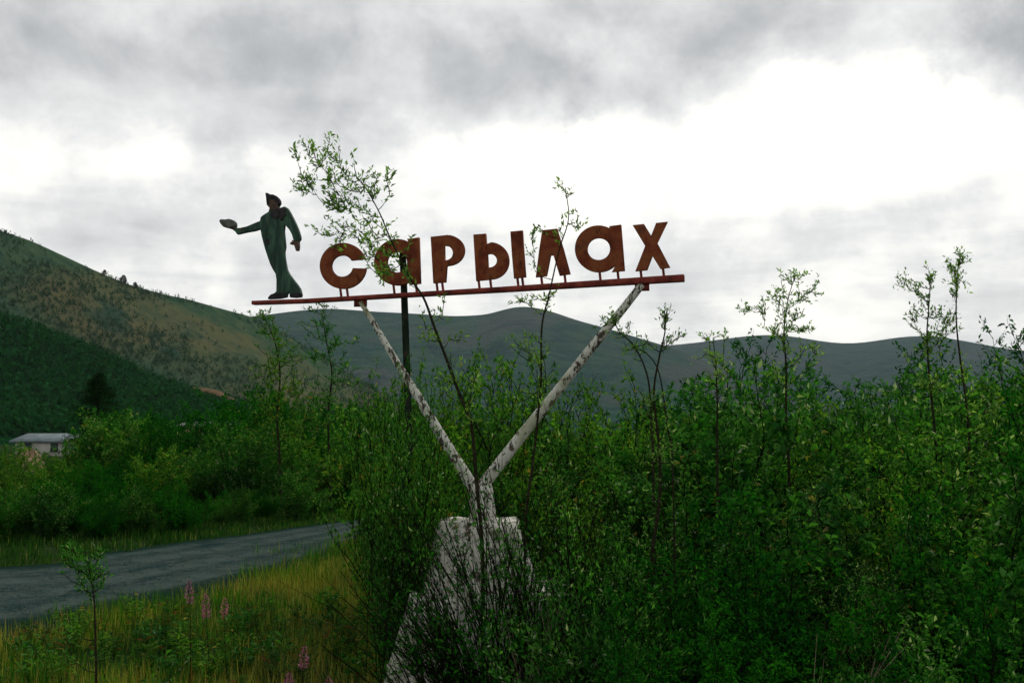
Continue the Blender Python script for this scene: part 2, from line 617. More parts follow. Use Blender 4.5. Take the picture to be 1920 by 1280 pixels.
gx = axis(-9000, 9000, 40, 81, 26)
gy = np.concatenate([-40 - (np.linspace(0, 1, 10)[1:] ** 2)[::-1] * 500, np.linspace(-40, 60, 101), 60 + np.linspace(0, 1, 30)[1:] ** 2.2 * 9000])
GX, GY = np.meshgrid(gx, gy)
GZ = -.03 + 0 * GX
mb = MB()
nx = len(gx)
i = np.arange(len(gy) - 1)[:, None] * nx
j = np.arange(nx - 1)[None, :]
mb.add(np.stack([GX, GY, GZ], -1).reshape(-1, 3), np.stack([i + j, i + j + 1, i + nx + j + 1, i + nx + j], -1).reshape(-1, 4))
tag(mb.build('ground', M['ground'], smooth=True), kind='structure')


# ------------------------------------------------------------------ hills
def hill(name, material, ridge, foot, seed, rows=46, cols=170, rough=.05, px0=-500, px1=2420, back=1.6, spur=.12, concave=1.0):
    """ridge: list of (px, py, distance); foot: distance of the foot at either end"""
    R = np.array(ridge, float)
    px = np.linspace(R[0, 0], R[-1, 0], cols)
    py = np.interp(px, R[:, 0], R[:, 1])
    # soften the polyline
    ker = np.hanning(9)
    ker /= ker.sum()
    pyp = np.pad(py, 4, mode='edge')
    py = np.convolve(pyp, ker, 'valid')
    D = np.interp(px, R[:, 0], R[:, 2])
    Fo = np.interp(px, [R[0, 0], R[-1, 0]], foot)
    r = np.random.default_rng(seed)
    ridgeP = np.array([tuple(at(a, b, d)) for a, b, d in zip(px, py, D)])
    rows2 = 12
    V = np.zeros((rows + rows2, cols, 3))
    t = np.linspace(0, 1, rows)
    for k, tt in enumerate(t):
        Y = Fo + (D - Fo) * tt
        X = ridgeP[:, 0] * (Y / D)
        zz = ridgeP[:, 2] * (tt ** concave * .75 + .25 * (3 * tt ** 2 - 2 * tt ** 3))
        sc = 1 / (D.mean() * .06)
        bump = vnoise(X * sc, Y * sc * .5, seed) * spur * ridgeP[:, 2] * math.sin(PI * tt) ** .8
        bump += vnoise(X * sc * 3.7, Y * sc * 2.2, seed + 9) * spur * .35 * ridgeP[:, 2] * math.sin(PI * min(tt * 1.0, 1)) ** .8
        # keep every row under the line of sight to the ridge
        zmax = CAMZ + (ridgeP[:, 2] - CAMZ) * Y / D
        V[k] = np.stack([X, Y, np.minimum(zz + bump, zmax - .004 * Y * (1 - tt))], -1)
    for k in range(rows2):
        tt = (k + 1) / rows2
        Y = D * (1 + (back - 1) * tt)
        V[rows + k] = np.stack([ridgeP[:, 0] * (1 + (back - 1) * tt * .5), Y, ridgeP[:, 2] * (1 - tt ** 1.4) - 1 * tt], -1)
    V[0, :, 2] = -3
    mb = MB()
    n = rows + rows2
    i = np.arange(n - 1)[:, None] * cols
    j = np.arange(cols - 1)[None, :]
    mb.add(V.reshape(-1, 3), np.stack([i + j, i + j + 1, i + cols + j + 1, i + cols + j], -1).reshape(-1, 4))
    o = mb.build(name, material, smooth=True)
    tag(o, kind='structure')
    return V[:rows]


ridgeC = [(-700, 640, 4300), (400, 650, 4200), (1000, 655, 4100), (1180, 652, 4100), (1290, 645, 4000), (1350, 636, 4000), (1420, 627, 4000), (1465, 626, 4000),
          (1530, 638, 4000), (1585, 647, 4000), (1640, 640, 3900), (1700, 628, 3800), (1760, 630, 3800), (1830, 643, 3700), (1920, 660, 3600), (2050, 668, 3500), (2300, 640, 3400), (2900, 560, 3300)]
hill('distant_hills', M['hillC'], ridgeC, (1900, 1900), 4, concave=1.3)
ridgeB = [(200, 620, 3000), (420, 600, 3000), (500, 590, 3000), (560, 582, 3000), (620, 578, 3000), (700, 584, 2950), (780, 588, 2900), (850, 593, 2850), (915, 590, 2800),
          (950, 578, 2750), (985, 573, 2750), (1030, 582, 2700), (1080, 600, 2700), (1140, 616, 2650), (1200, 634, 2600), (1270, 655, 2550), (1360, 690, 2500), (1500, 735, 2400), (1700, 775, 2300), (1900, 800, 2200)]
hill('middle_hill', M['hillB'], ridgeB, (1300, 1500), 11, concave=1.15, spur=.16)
ridgeA = [(-900, 150, 620), (-500, 270, 700), (-200, 365, 780), (0, 432, 860), (60, 452, 880), (120, 480, 900), (180, 508, 920), (240, 533, 950), (300, 550, 980), (360, 563, 1010), (420, 580, 1050),
          (480, 596, 1100), (540, 628, 1150), (600, 665, 1180), (680, 715, 1200), (760, 760, 1200), (850, 795, 1200), (900, 806, 1200)]
VA = hill('left_hill', M['hillA'], ridgeA, (420, 900), 21, rows=60, cols=260, concave=1.1, spur=.10)
ridgeA0 = [(-900, 480, 330), (-300, 545, 350), (0, 597, 370), (80, 622, 380), (160, 652, 390), (240, 690, 400), (320, 722, 410), (400, 748, 420), (480, 766, 430), (600, 788, 440), (760, 804, 450), (820, 808, 450)]
VA0 = hill('wooded_foothill', M['hillA0'], ridgeA0, (170, 260), 33, rows=40, cols=200, concave=1.0, spur=.10)


def scatter_trees(name, label, V, n, hmin, hmax, seed, maskf, material, sunk=.15, k=9):
    r = np.random.default_rng(seed)
    rows, cols = V.shape[:2]
    mb = MB()
    a = r.uniform(.1, rows - 1.01, n * 3)
    b = r.uniform(0, cols - 1.01, n * 3)
    ia, ib = a.astype(int), b.astype(int)
    fa, fb = (a - ia)[:, None], (b - ib)[:, None]
    P = (V[ia, ib] * (1 - fa) * (1 - fb) + V[ia + 1, ib] * fa * (1 - fb) + V[ia, ib + 1] * (1 - fa) * fb + V[ia + 1, ib + 1] * fa * fb)
    keep = maskf(P, a / rows, r)
    P = P[keep][:n]
    m_ = len(P)
    h = r.uniform(hmin, hmax, m_)
    # each tree: k leaf-clump kites on a tapering crown
    for q in range(k):
        t = (q + .5) / k
        ang = r.uniform(0, 2 * PI, m_)
        wdt = h * .30 * (1 - t) ** .7
        base = P + np.stack([np.cos(ang) * wdt * .3, np.sin(ang) * wdt * .3, h * (t * .8) - h * sunk], -1)
        D = np.stack([np.cos(ang) * .7, np.sin(ang) * .7, r.uniform(.1, .9, m_)], -1)
        mb.leaves(base, D, r.normal(size=(m_, 3)), h * (.30 + .15 * (1 - t)), h * .30 * (1 - .5 * t))
    o = mb.build(name, material)
    tag(o, label, 'trees', kind='stuff')
    return o


def near_wood(P, r):
    """the scrub gets denser downhill, towards the wooded foothill"""
    ppx = 960 + F * P[:, 0] / P[:, 1]
    row_ = 810 - F * (P[:, 2] - CAMZ) / P[:, 1]
    edge_ = np.interp(ppx, [q[0] for q in ridgeA0], [q[1] for q in ridgeA0])
    return 1.3 * np.exp(-np.maximum(edge_ - row_, 0) / 26.0)


scatter_trees('hillside_scrub', 'sparse small dark trees dotted over the tall tan and green hill on the left', VA, 13000, 2.4, 5.0, 5,
              lambda P, t, r: (vnoise(P[:, 0] / 60, P[:, 1] / 110, 77) + r.normal(0, .16, len(P)) + .5 * vnoise(P[:, 0] / 18, P[:, 1] / 40, 78) > .22 - near_wood(P, r)) & (t > .15), M['forest'])
scatter_trees('foothill_wood', 'dark green scrub wood covering the low slope at the foot of the left hill', VA0, 9000, 2.6, 5.0, 6,
              lambda P, t, r: t > .05, M['hillwood'] if 'hillwood' in M else M['forest'])
# a few lone trees breaking the skyline of the left hill
for idx, (px, py, h, lab) in enumerate([(196, 512, 5, 'small lone tree on the left skyline, highest up the hill'),
                                       (231, 528, 8, 'tallest lone tree on the left hill skyline'),
                                       (253, 537, 6, 'small lone tree on the left skyline, just below the tallest one')]):
    D = np.interp(px, [180, 300], [920, 980])
    p = at(px, py + 4, D - 3)
    root = empty('skyline_tree', p, lab, 'tree', 'lone trees on the left skyline')
    mb = MB()
    mb.tube([(0, 0, -4), (0, 0, h * .55), (.1, 0, h * .95)], [.35, .25, .05], 5)
    mb.build('trunk', M['bark_dark'], root)
    mb = MB()
    r = np.random.default_rng(idx)
    n = 420
    t = r.uniform(.12, 1, n)
    a = r.uniform(0, 2 * PI, n)
    rr = h * .30 * np.sin(np.clip(1.08 - t, 0, 1) * 2.2) * r.uniform(.3, 1, n)
    mb.leaves(np.stack([np.cos(a) * rr, np.sin(a) * rr, h * t * .9], -1), np.stack([np.cos(a), np.sin(a), r.uniform(-.3, .8, n)], -1), r.normal(size=(n, 3)), np.full(n, h * .14), np.full(n, h * .08))
    mb.build('crown', M['needle'], root)

# bare earth scar on the foothill
mb = MB()
cpt = at(395, 742, 415)
r = np.random.default_rng(3)
M['scar'] = plain('bare_earth', (.12, .085, .045), (.22, .13, .07), .3, .95)
for k in range(1):
    n = 26
    ring = []
    for q in range(n):
        a = 2 * PI * q / n
        ring.append(at(395 + 52 * math.cos(a) * (1 + .2 * math.sin(3 * a)) + 10 * math.sin(a), 742 + 15 * math.sin(a) + 10 * math.cos(a) * .8, 398))
    cc = sum(ring, Vector()) / n + Vector((0, -4, 1))
    P = [tuple(v) for v in ring] + [tuple(cc)]
    mb.add(P, [[n, (q + 1) % n, q, q] for q in range(n)])
    P2 = [tuple(v + Vector((0, 14, -6))) for v in ring]
    mb.add([tuple(v) for v in ring] + P2, [[q, (q + 1) % n, n + (q + 1) % n, n + q] for q in range(n)])
tag(mb.build('bare_slope', M['scar'], smooth=True), kind='structure')


# ------------------------------------------------------------------ village glimpsed beyond the road
def house(name, label, px0, px1, Y, hw, hr, wall, roof, depth=8, group='village houses beyond the road'):
    a, b = at(px0, 810, Y), at(px1, 810, Y)
    wdt = b.x - a.x
    cx = (a.x + b.x) / 2
    root = empty(name, (cx, Y + depth / 2, 0), label, 'house', group)
    mb = MB()
    mb.box((0, 0, hw / 2 - .1), (wdt, depth, hw + .2))
    hx = wdt / 2
    mb.add([(-hx, -depth / 2, hw), (-hx, depth / 2, hw), (-hx, 0, hw + hr)], [[0, 2, 1]])
    mb.add([(hx, -depth / 2, hw), (hx, depth / 2, hw), (hx, 0, hw + hr)], [[0, 1, 2]])
    mb.build('wall', wall, root)
    for s in (-1, 1):
        e = .5
        m2 = MB()
        P = [(-hx - e, s * (depth / 2 + e), hw - e * hr / (depth / 2)), (hx + e, s * (depth / 2 + e), hw - e * hr / (depth / 2)), (hx + e, 0, hw + hr), (-hx - e, 0, hw + hr)]
        top = [(x, y, z + .18) for x, y, z in P]
        low = [(x, y, z + .02) for x, y, z in P]
        m2.add(low + top, [[0, 1, 2, 3], [7, 6, 5, 4], [0, 4, 5, 1], [1, 5, 6, 2], [2, 6, 7, 3], [3, 7, 4, 0]])
        m2.build('roof_slope', roof, root)
    nwin = max(2, int(wdt / 3))
    for q in range(nwin):
        x = -hx + wdt * (q + .5) / nwin
        m3 = MB()
        m3.box((x, -depth / 2 - .03, hw * .58), (1.0, .1, 1.15))
        f = m3.build('window', M['roof_light'], root)
        m4 = MB()
        m4.box((x, -depth / 2 - .10, hw * .58), (.8, .05, .95))
        m4.build('pane', M['window'], f)
    return root


house('house', 'pale house with a blue-grey roof behind the shrubs at the far left', 30, 128, 118, 1.5, .7, M['wall_pale'], M['roof_grey'])
house('house', 'peach-coloured low house glimpsed through the roadside shrubs', 340, 420, 112, 3.1, .3, M['wall_peach'], M['roof_light'])
house('house', 'long white-roofed building low behind the thicket left of the sign pole', 655, 748, 140, 1.6, .8, M['wall_pale'], M['roof_light'])
house('house', 'small white hut between the shrubs beyond the road', 488, 545, 150, 1.5, .9, M['wall_pale'], M['roof_grey'])
# pale spoil heap
mb = MB()
r = np.random.default_rng(12)
c0 = at(52, 880, 62)
N1, N2 = 30, 10
pts = []
for a_ in range(N2):
    for b_ in range(N1):
        rr = 1.5 * a_ / (N2 - 1)
        an = 2 * PI * b_ / N1
        z = 1.45 * (1 - (rr / 1.5) ** 1.5) * (1 + .15 * math.sin(an * 3 + rr * 3)) + r.uniform(-.07, .07)
        pts.append((rr * math.cos(an) * (1 + .1 * math.sin(an * 2)), rr * math.sin(an), z if a_ < N2 - 1 else -.1))
i = np.arange(N2 - 1)[:, None] * N1
j = np.arange(N1)[None, :]
mb.add(pts, np.stack([i + j, i + N1 + j, i + N1 + (j + 1) % N1, i + (j + 1) % N1], -1).reshape(-1, 4))
tag(mb.build('gravel_heap', M['soil_pale'], smooth=True, loc=(c0.x, 62, 0)), 'pale peach gravel heap beyond the road at the far left', 'gravel heap')

# ------------------------------------------------------------------ the sign
SX0, SLOPE, SY0 = 0.0, -0.26, 11.0      # the sign plane: Y = SY0 + SLOPE * X


def onsign(px, py, off=0.0):
    v = ray(px, py)
    # (Y0 + s*X) = Y
    t = (SY0 + off) / (v.y - SLOPE * v.x)
    return Vector((0, 0, CAMZ)) + v * t


ULEN = math.hypot(1, SLOPE)
UAX = Vector((1, SLOPE, 0)) / ULEN
NAX = Vector((SLOPE, -1, 0)) / ULEN     # towards the camera
base_pt = onsign(900, 1285)
ORI = Vector((base_pt.x, base_pt.y, 0))
sign = empty('town_sign', ORI, 'rusty red Cyrillic town sign with green worker figure on whitewashed V poles and plinth', 'sign')


def to_uz(px, py):
    p = onsign(px, py) - ORI
    return p.dot(UAX), p.z


def plate(name, rings, material, thick, off, bevel=.004, parent=sign, res=1):
    """cut-out metal plate; rings: closed outlines in the sign plane (photo pixel coordinates), later ones are holes"""
    cu = bpy.data.curves.new(name, 'CURVE')
    cu.dimensions = '2D'
    cu.fill_mode = 'BOTH'
    for ring in rings:
        sp_ = cu.splines.new('POLY')
        sp_.points.add(len(ring) - 1)
        for k, (a, b) in enumerate(ring):
            u, z = to_uz(a, b)
            sp_.points[k].co = (u, z, 0, 1)
        sp_.use_cyclic_u = True
    cu.extrude = thick / 2
    cu.bevel_depth = bevel
    cu.bevel_resolution = 1
    cu.offset = -bevel
    tmp = bpy.data.objects.new('tmp', cu)
    COL.objects.link(tmp)
    dg = bpy.context.evaluated_depsgraph_get()
    me = bpy.data.meshes.new_from_object(tmp.evaluated_get(dg))
    bpy.data.objects.remove(tmp)
    me.name = name
    for v in me.vertices:
        u, z, d = v.co
        p = UAX * u + Vector((0, 0, z)) + NAX * (d + off)
        v.co = p
    me.materials.clear()
    me.materials.append(material)
    o = bpy.data.objects.new(name, me)
    COL.objects.link(o)
    o.parent = parent
    return o


def c2(pts):     # crop of the lettering -> photo pixels
    return [(580 + x / 2.6667, 390 + y / 2.6667) for x, y in pts]


def arc(cx, cy, rx, ry, a0, a1, n=24):
    return [(cx + rx * math.cos(rad(a0 + (a1 - a0) * k / n)), cy - ry * math.sin(rad(a0 + (a1 - a0) * k / n))) for k in range(n + 1)]


TH = .035
letters = []
# с : ring with a narrow slot to the right
o_ = arc(171, 290, 116, 115, 17, 355, 44)
i_ = arc(167, 291, 54, 53, -11, -329, 30)
letters.append([c2(o_ + [(281, 303)] + i_)])
# а
letters.append([c2(arc(443, 272, 117, 116, 62, 318, 36) + [(500, 383), (558, 379), (551, 148), (490, 156)]), c2(arc(441, 272, 50, 51, 0, 345, 24))])
# р
letters.append([c2([(609, 145), (690, 136)] + arc(692, 213, 86, 77, 84, -84, 24) + [(690, 292), (684, 372), (622, 377)]),
                c2([(678, 190)] + arc(684, 226, 36, 36, 84, -84, 12) + [(680, 264)])])
# ь
letters.append([c2([(822, 134), (884, 129), (888, 182)] + arc(908, 265, 92, 93, 88, -88, 24) + [(836, 366)]),
                c2([(893, 232)] + arc(902, 264, 38, 34, 84, -84, 12) + [(897, 300)])])
# ı
letters.append([c2([(1007, 119), (1068, 113), (1073, 200), (1084, 346), (1025, 353), (1015, 240)])])
# л
letters.append([c2([(1166, 112), (1240, 104), (1272, 205), (1306, 331), (1253, 339), (1222, 237), (1208, 238), (1188, 341), (1134, 347), (1150, 215)])])
# а
letters.append([c2(arc(1447, 205, 118, 117, 62, 318, 36) + [(1514, 321), (1578, 315), (1560, 84), (1500, 92)]), c2(arc(1448, 206, 57, 55, 0, 345, 24))])
# х
letters.append([c2([(1617, 87), (1674, 81), (1710, 139), (1735, 76), (1792, 70), (1741, 176), (1805, 298), (1756, 305), (1716, 241), (1690, 311), (1631, 317), (1680, 191)])])
for L_ in letters:
    plate('letter', L_, M['rust'], TH, 0, .004)

# beam: an angle-iron rail, slightly bowed
bt = [(475, 564.5), (580, 560.5), (760, 549.5), (940, 538.5), (1100, 527.5), (1283, 515)]
bb = [(475, 571.5), (580, 568), (760, 557.5), (940, 548), (1100, 538.5), (1283, 528)]


def beam(name, top, bot, d0, d1, material):
    mb = MB()
    P = []
    for (a, b) in zip(top, bot):
        u, z = to_uz(*a)
        u2, z2 = to_uz(*b)
        for (uu_, zz_, dd) in ((u, z, d0), (u, z, d1), (u, z2, d1), (u, z2, d0)):
            P.append(tuple(UAX * uu_ + Vector((0, 0, zz_)) + NAX * dd))
    n = len(top)
    Fq = []
    for k in range(n - 1):
        for q in range(4):
            Fq.append([k * 4 + q, k * 4 + (q + 1) % 4, k * 4 + 4 + (q + 1) % 4, k * 4 + 4 + q])
    Fq += [[3, 2, 1, 0], [n * 4 - 4, n * 4 - 3, n * 4 - 2, n * 4 - 1]]
    mb.add(P, Fq)
    o = mb.build(name, material, sign)
    bm = bmesh.new()
    bm.from_mesh(o.data)
    bmesh.ops.recalc_face_normals(bm, faces=bm.faces)
    bmesh.ops.bevel(bm, geom=[e for e in bm.edges if e.calc_face_angle(0) > .5], offset=.004, segments=1, affect='EDGES')
    bm.to_mesh(o.data)
    bm.free()
    return o


beam('beam', bt, bb, -.045, .045, M['bar'])


def loc(px, py, off=0.0):
    return onsign(px, py) - ORI + NAX * off


# stubs that carry the letters
for cx, top, bot in ((158, 396, 444), (191, 396, 442), (424, 380, 428), (536, 376, 424), (640, 370, 420), (668, 370, 418), (850, 360, 406), (908, 352, 402), (1044, 346, 396), (1068, 346, 394),
                     (1163, 338, 388), (1280, 330, 382), (1455, 316, 372), (1545, 312, 366), (1660, 308, 358), (1772, 298, 350)):
    (a, b), (c_, d) = c2([(cx - 4, top), (cx + 2, bot)])
    mb = MB()
    mb.tube([loc(a, b), loc(c_, d)], .013, 4)
    mb.build('letter_stub', M['bar'], sign)

# worker figure: cut-out plate with raised painted parts


def cf(pts):
    return [(400 + x / 5.118, 340 + y / 5.118) for x, y in pts]


body = cf([(545, 268), (552, 250), (632, 240), (640, 262), (665, 253), (690, 244), (720, 262), (742, 300), (768, 350), (797, 410), (822, 470), (840, 530), (841, 560), (826, 577), (800, 582), (775, 560),
           (760, 510), (735, 465), (707, 432), (687, 425), (682, 480), (690, 560), (696, 630), (686, 682), (690, 730), (700, 790), (712, 850), (737, 895), (772, 940), (807, 985), (837, 1030),
           (850, 1075), (845, 1110), (790, 1116), (745, 1112), (740, 1085), (727, 1060), (713, 1085), (708, 1112), (640, 1124), (600, 1126), (540, 1130), (538, 1118), (560, 1092), (590, 1078), (612, 1056),
           (613, 1000), (613, 940), (605, 888), (580, 850), (555, 800), (530, 730), (507, 660), (490, 600), (472, 530), (460, 460), (400, 478), (330, 490), (236, 511), (222, 490), (208, 464),
           (214, 448), (262, 450), (330, 435), (400, 405), (455, 383), (464, 345), (490, 325), (538, 295)])
fig = plate('worker_figure', [body], M['fig'], .04, 0, .006)
fig['label'] = 'dark green cut-out figure of a worker holding out a pan'
plate('head', [cf([(528, 205), (520, 160), (560, 150), (640, 190), (648, 206), (640, 222), (632, 244), (640, 262), (610, 282), (560, 280), (552, 262), (532, 240)])], M['fig_face'], .044, .006, .005, fig)
plate('cap', [cf([(513, 118), (530, 116), (546, 124), (553, 140), (575, 129), (603, 139), (628, 160), (646, 186), (650, 214), (636, 240), (625, 215), (610, 185), (588, 178), (560, 170), (548, 200), (540, 232), (528, 236), (523, 205), (519, 160)])],
      M['fig_dark'], .05, .009, .005, fig)
plate('scarf', [cf([(560, 282), (600, 292), (630, 270), (660, 262), (690, 258), (712, 280), (700, 300), (715, 330), (690, 345), (680, 380), (655, 378), (640, 345), (612, 372), (592, 352), (566, 340), (572, 310)])],
      M['fig_scarf'], .05, .009, .005, fig)
plate('hand', [cf([(770, 562), (800, 584), (826, 578), (827, 640), (819, 668), (801, 669), (787, 625), (777, 602), (757, 610), (742, 604), (744, 596), (762, 580)])], M['fig_face'], .04, .003, .005, fig)
plate('hand', [cf([(222, 455), (214, 482), (200, 470), (176, 458), (182, 440), (206, 438)])], M['fig_face'], .044, .003, .005, fig)
plate('pan', [cf([(74, 385), (90, 369), (130, 372), (165, 366), (190, 372), (214, 392), (220, 420), (212, 446), (180, 458), (150, 452), (112, 442), (86, 412)])], M['fig_pan'], .07, .006, .012, fig)
plate('jacket_pocket', [cf([(505, 560), (548, 552), (556, 610), (516, 622)])], M['fig_dark'], .044, .003, .003, fig)
plate('boot', [cf([(536, 1118), (560, 1090), (600, 1074), (640, 1070), (700, 1078), (709, 1112), (640, 1126), (538, 1132)])], M['fig_dark'], .052, .004, .005, fig)
plate('boot', [cf([(744, 1085), (790, 1068), (846, 1070), (852, 1085), (846, 1112), (790, 1118), (744, 1114)])], M['fig_dark'], .052, .004, .005, fig)


def pole(name, a, b, r0, r1, material, wob=.0, k=10, n=9, offa=0, offb=0):
    A, B = loc(*a), loc(*b)
    A = A + NAX * offa
    B = B + NAX * offb
    pts = [A.lerp(B, q / (n - 1)) + Vector((math.sin(q * 1.9) * wob, 0, 0)) for q in range(n)]
    rr = [r0 + (r1 - r0) * q / (n - 1) for q in range(n)]
    mb = MB()
    mb.tube(pts, rr, k, cap=True)
    return mb.build(name, material, sign, smooth=True)


pole('support_pole', (676, 566), (893, 925), .025, .066, M['pole'], .004)
pole('support_pole', (1204, 533), (896, 920), .038, .064, M['pole'], .003)
o = pole('rear_post', (747, 470), (752, 1290), .036, .042, M['post'], 0, offa=-.13, offb=-.5)
o['label'] = 'dark upright post behind the lettering'
# gusset plates where the poles meet the beam
for (px, py) in ((676, 566), (1204, 536)):
    p = loc(px, py)
    mb = MB()
    mb.box(tuple(p), (.14, .02, .10), math.atan(SLOPE))
    mb.build('gusset', M['bar'], sign)

# plinth: neck, tapered body, wide footing


def frustum(mb, c0, h0, c1, h1, z0, z1, n=8, m=6, seed=0, jit=.012):
    """rough four sided block from half sizes h0 at z0 to h1 at z1 (sides subdivided, edges worn)"""
    r = np.random.default_rng(seed)
    per = []
    for s in range(4):
        for q in range(n):
            t = -1 + 2 * q / n
            per.append([(t, -1), (1, t), (-t, 1), (-1, -t)][s])
    per = np.array(per, float)
    # round the corners a little
    rr_ = np.maximum(np.abs(per).max(1), 1)
    corner = (np.abs(per).min(1) > .8)
    per[corner] *= .96
    N = len(per)
    V = []
    for k in range(m + 1):
        t = k / m
        cx, cy = c0[0] + (c1[0] - c0[0]) * t, c0[1] + (c1[1] - c0[1]) * t
        hx, hy = h0[0] + (h1[0] - h0[0]) * t, h0[1] + (h1[1] - h0[1]) * t
        j_ = r.normal(0, jit, (N, 3))
        for q in range(N):
            V.append((cx + per[q, 0] * hx + j_[q, 0], cy + per[q, 1] * hy + j_[q, 1], z0 + (z1 - z0) * t + j_[q, 2] * .6))
    V.append((c1[0], c1[1], z1))
    top = len(V) - 1
    Q = []
    for k in range(m):
        for q in range(N):
            Q.append([k * N + q, k * N + (q + 1) % N, (k + 1) * N + (q + 1) % N, (k + 1) * N + q])
    for q in range(N):
        Q.append([m * N + q, m * N + (q + 1) % N, top, top])
    mb.add(V, Q)


def lz(px, py):
    p = loc(px, py)
    return p.x, p.z


zt, zb = lz(895, 974)[1], lz(895, 1110)[1]
mb = MB()
frustum(mb, (lz(905, 974)[0], .02), (.14, .14), (lz(902, 915)[0], 0), (.10, .10), zt - .02, lz(900, 905)[1], 4, 5, 1, .006)
mb.build('plinth_neck', M['plinth'], sign)
mb = MB()
xl, xr = lz(826, 974)[0], lz(968, 974)[0]
xl2, xr2 = lz(785, 1110)[0], lz(1030, 1110)[0]
frustum(mb, ((xl2 + xr2) / 2, 0), ((xr2 - xl2) / 2, .62), ((xl + xr) / 2, 0), ((xr - xl) / 2, .36), zb - .25, zt, 9, 8, 2, .012)
mb.build('plinth_body', M['plinth'], sign)
mb = MB()
zt3 = lz(800, 1094)[1]
xl, xr = lz(786, 1094)[0], lz(1048, 1094)[0]
xl2, xr2 = lz(716, 1280)[0], lz(1110, 1280)[0]
frustum(mb, ((xl2 + xr2) / 2, 0), ((xr2 - xl2) / 2, .95), ((xl + xr) / 2, 0), ((xr - xl) / 2, .66), -.15, zt3, 10, 8, 3, .014)
mb.build('plinth_footing', M['plinth'], sign)


# ------------------------------------------------------------------ plants
def rnd_dir(r, n):
    v = r.normal(size=(n, 3))
    return v / np.linalg.norm(v, axis=1)[:, None]


def shrub(name, seed, H, R, nst, leafL=.055, wr=.40, dens=1.0, bare=.15, leafm='leaf', barkm='bark_dark', lean=1.0, blen=.5, parts=('stems', 'foliage')):
    r = np.random.default_rng(seed)
    root = bpy.data.objects.new(name, None)
    COL.objects.link(root)
    st, fo = MB(), MB()
    LP, LD = [], []
    for s in range(nst):
        a = r.uniform(0, 2 * PI)
        b0 = np.array([math.cos(a), math.sin(a), 0]) * r.uniform(0, .18) * R
        out_ = R * lean * r.uniform(.05, 1) ** .8
        a += r.normal(0, .4)
        h = H * (r.uniform(.66, 1.0) - .30 * (out_ / R))
        t = np.linspace(0, 1, 9)
        wob = np.cumsum(r.normal(0, .034 * H, (9, 2)), axis=0) * .6
        wob -= wob[0]
        P = b0 + np.stack([math.cos(a) * out_ * t ** 1.5 + wob[:, 0], math.sin(a) * out_ * t ** 1.5 + wob[:, 1], h * (t - .10 * t ** 3 * (out_ / R))], -1)
        st.tube(P, .003 + .015 * r.uniform(.4, 1) * (1 - t) ** .9, 4)
        nb = int(h * (1 - bare) / .085 * dens)
        for k in range(nb):
            tb = bare + (1 - bare) * (k + r.uniform(0, 1)) / nb
            tb = min(tb, .99)
            i0 = int(tb * 8)
            f = tb * 8 - i0
            p = P[i0] * (1 - f) + P[i0 + 1] * f
            ax = P[i0 + 1] - P[i0]
            ax /= np.linalg.norm(ax)
            ang = r.uniform(0, 2 * PI)
            sd_ = np.array([math.cos(ang), math.sin(ang), r.uniform(-.1, .5)])
            d = ax * r.uniform(.4, 1.1) + sd_ * r.uniform(.6, 1.1)
            d /= np.linalg.norm(d)
            bl = blen * r.uniform(.45, 1.1) * (1 - .42 * tb)
            q = np.linspace(0, 1, 4)[:, None]
            B = p + d * bl * q + np.array([0, 0, 1]) * bl * .22 * q ** 2 + r.normal(0, .012, (4, 3)) * q
            st.tube(B, np.array([.0045, .0035, .0025, .0015]), 3)
            nlf = max(3, int(bl / .026))
            qq = r.uniform(.12, 1.0, nlf)
            LP.append(p + d * bl * qq[:, None] + np.array([0, 0, 1]) * bl * .22 * (qq ** 2)[:, None] + r.normal(0, .016, (nlf, 3)))
            LD.append(d * .7 + rnd_dir(r, nlf) * .9 + np.array([0, 0, .25]))
            for e in range(2):
                q0 = r.uniform(.25, .9)
                pp = p + d * bl * q0
                dd = d + rnd_dir(r, 1)[0] * .9
                dd /= np.linalg.norm(dd)
                tl = bl * r.uniform(.25, .5)
                n2 = max(3, int(tl / .022))
                q2 = r.uniform(.1, 1, n2)
                LP.append(pp + dd * tl * q2[:, None] + r.normal(0, .012, (n2, 3)))
                LD.append(dd * .7 + rnd_dir(r, n2) * .9)
    LP, LD = np.concatenate(LP), np.concatenate(LD)
    n = len(LP)
    L_ = leafL * r.uniform(.6, 1.25, n)
    N_ = rnd_dir(r, n) * .8 + np.array([0, 0, .8])
    fo.leaves(LP, LD, N_, L_, L_ * wr * r.uniform(.8, 1.2, n))
    st.build(parts[0], M[barkm], root)
    f_ = fo.build(parts[1], M[leafm], root)
    f_['kind'] = 'stuff'
    return root


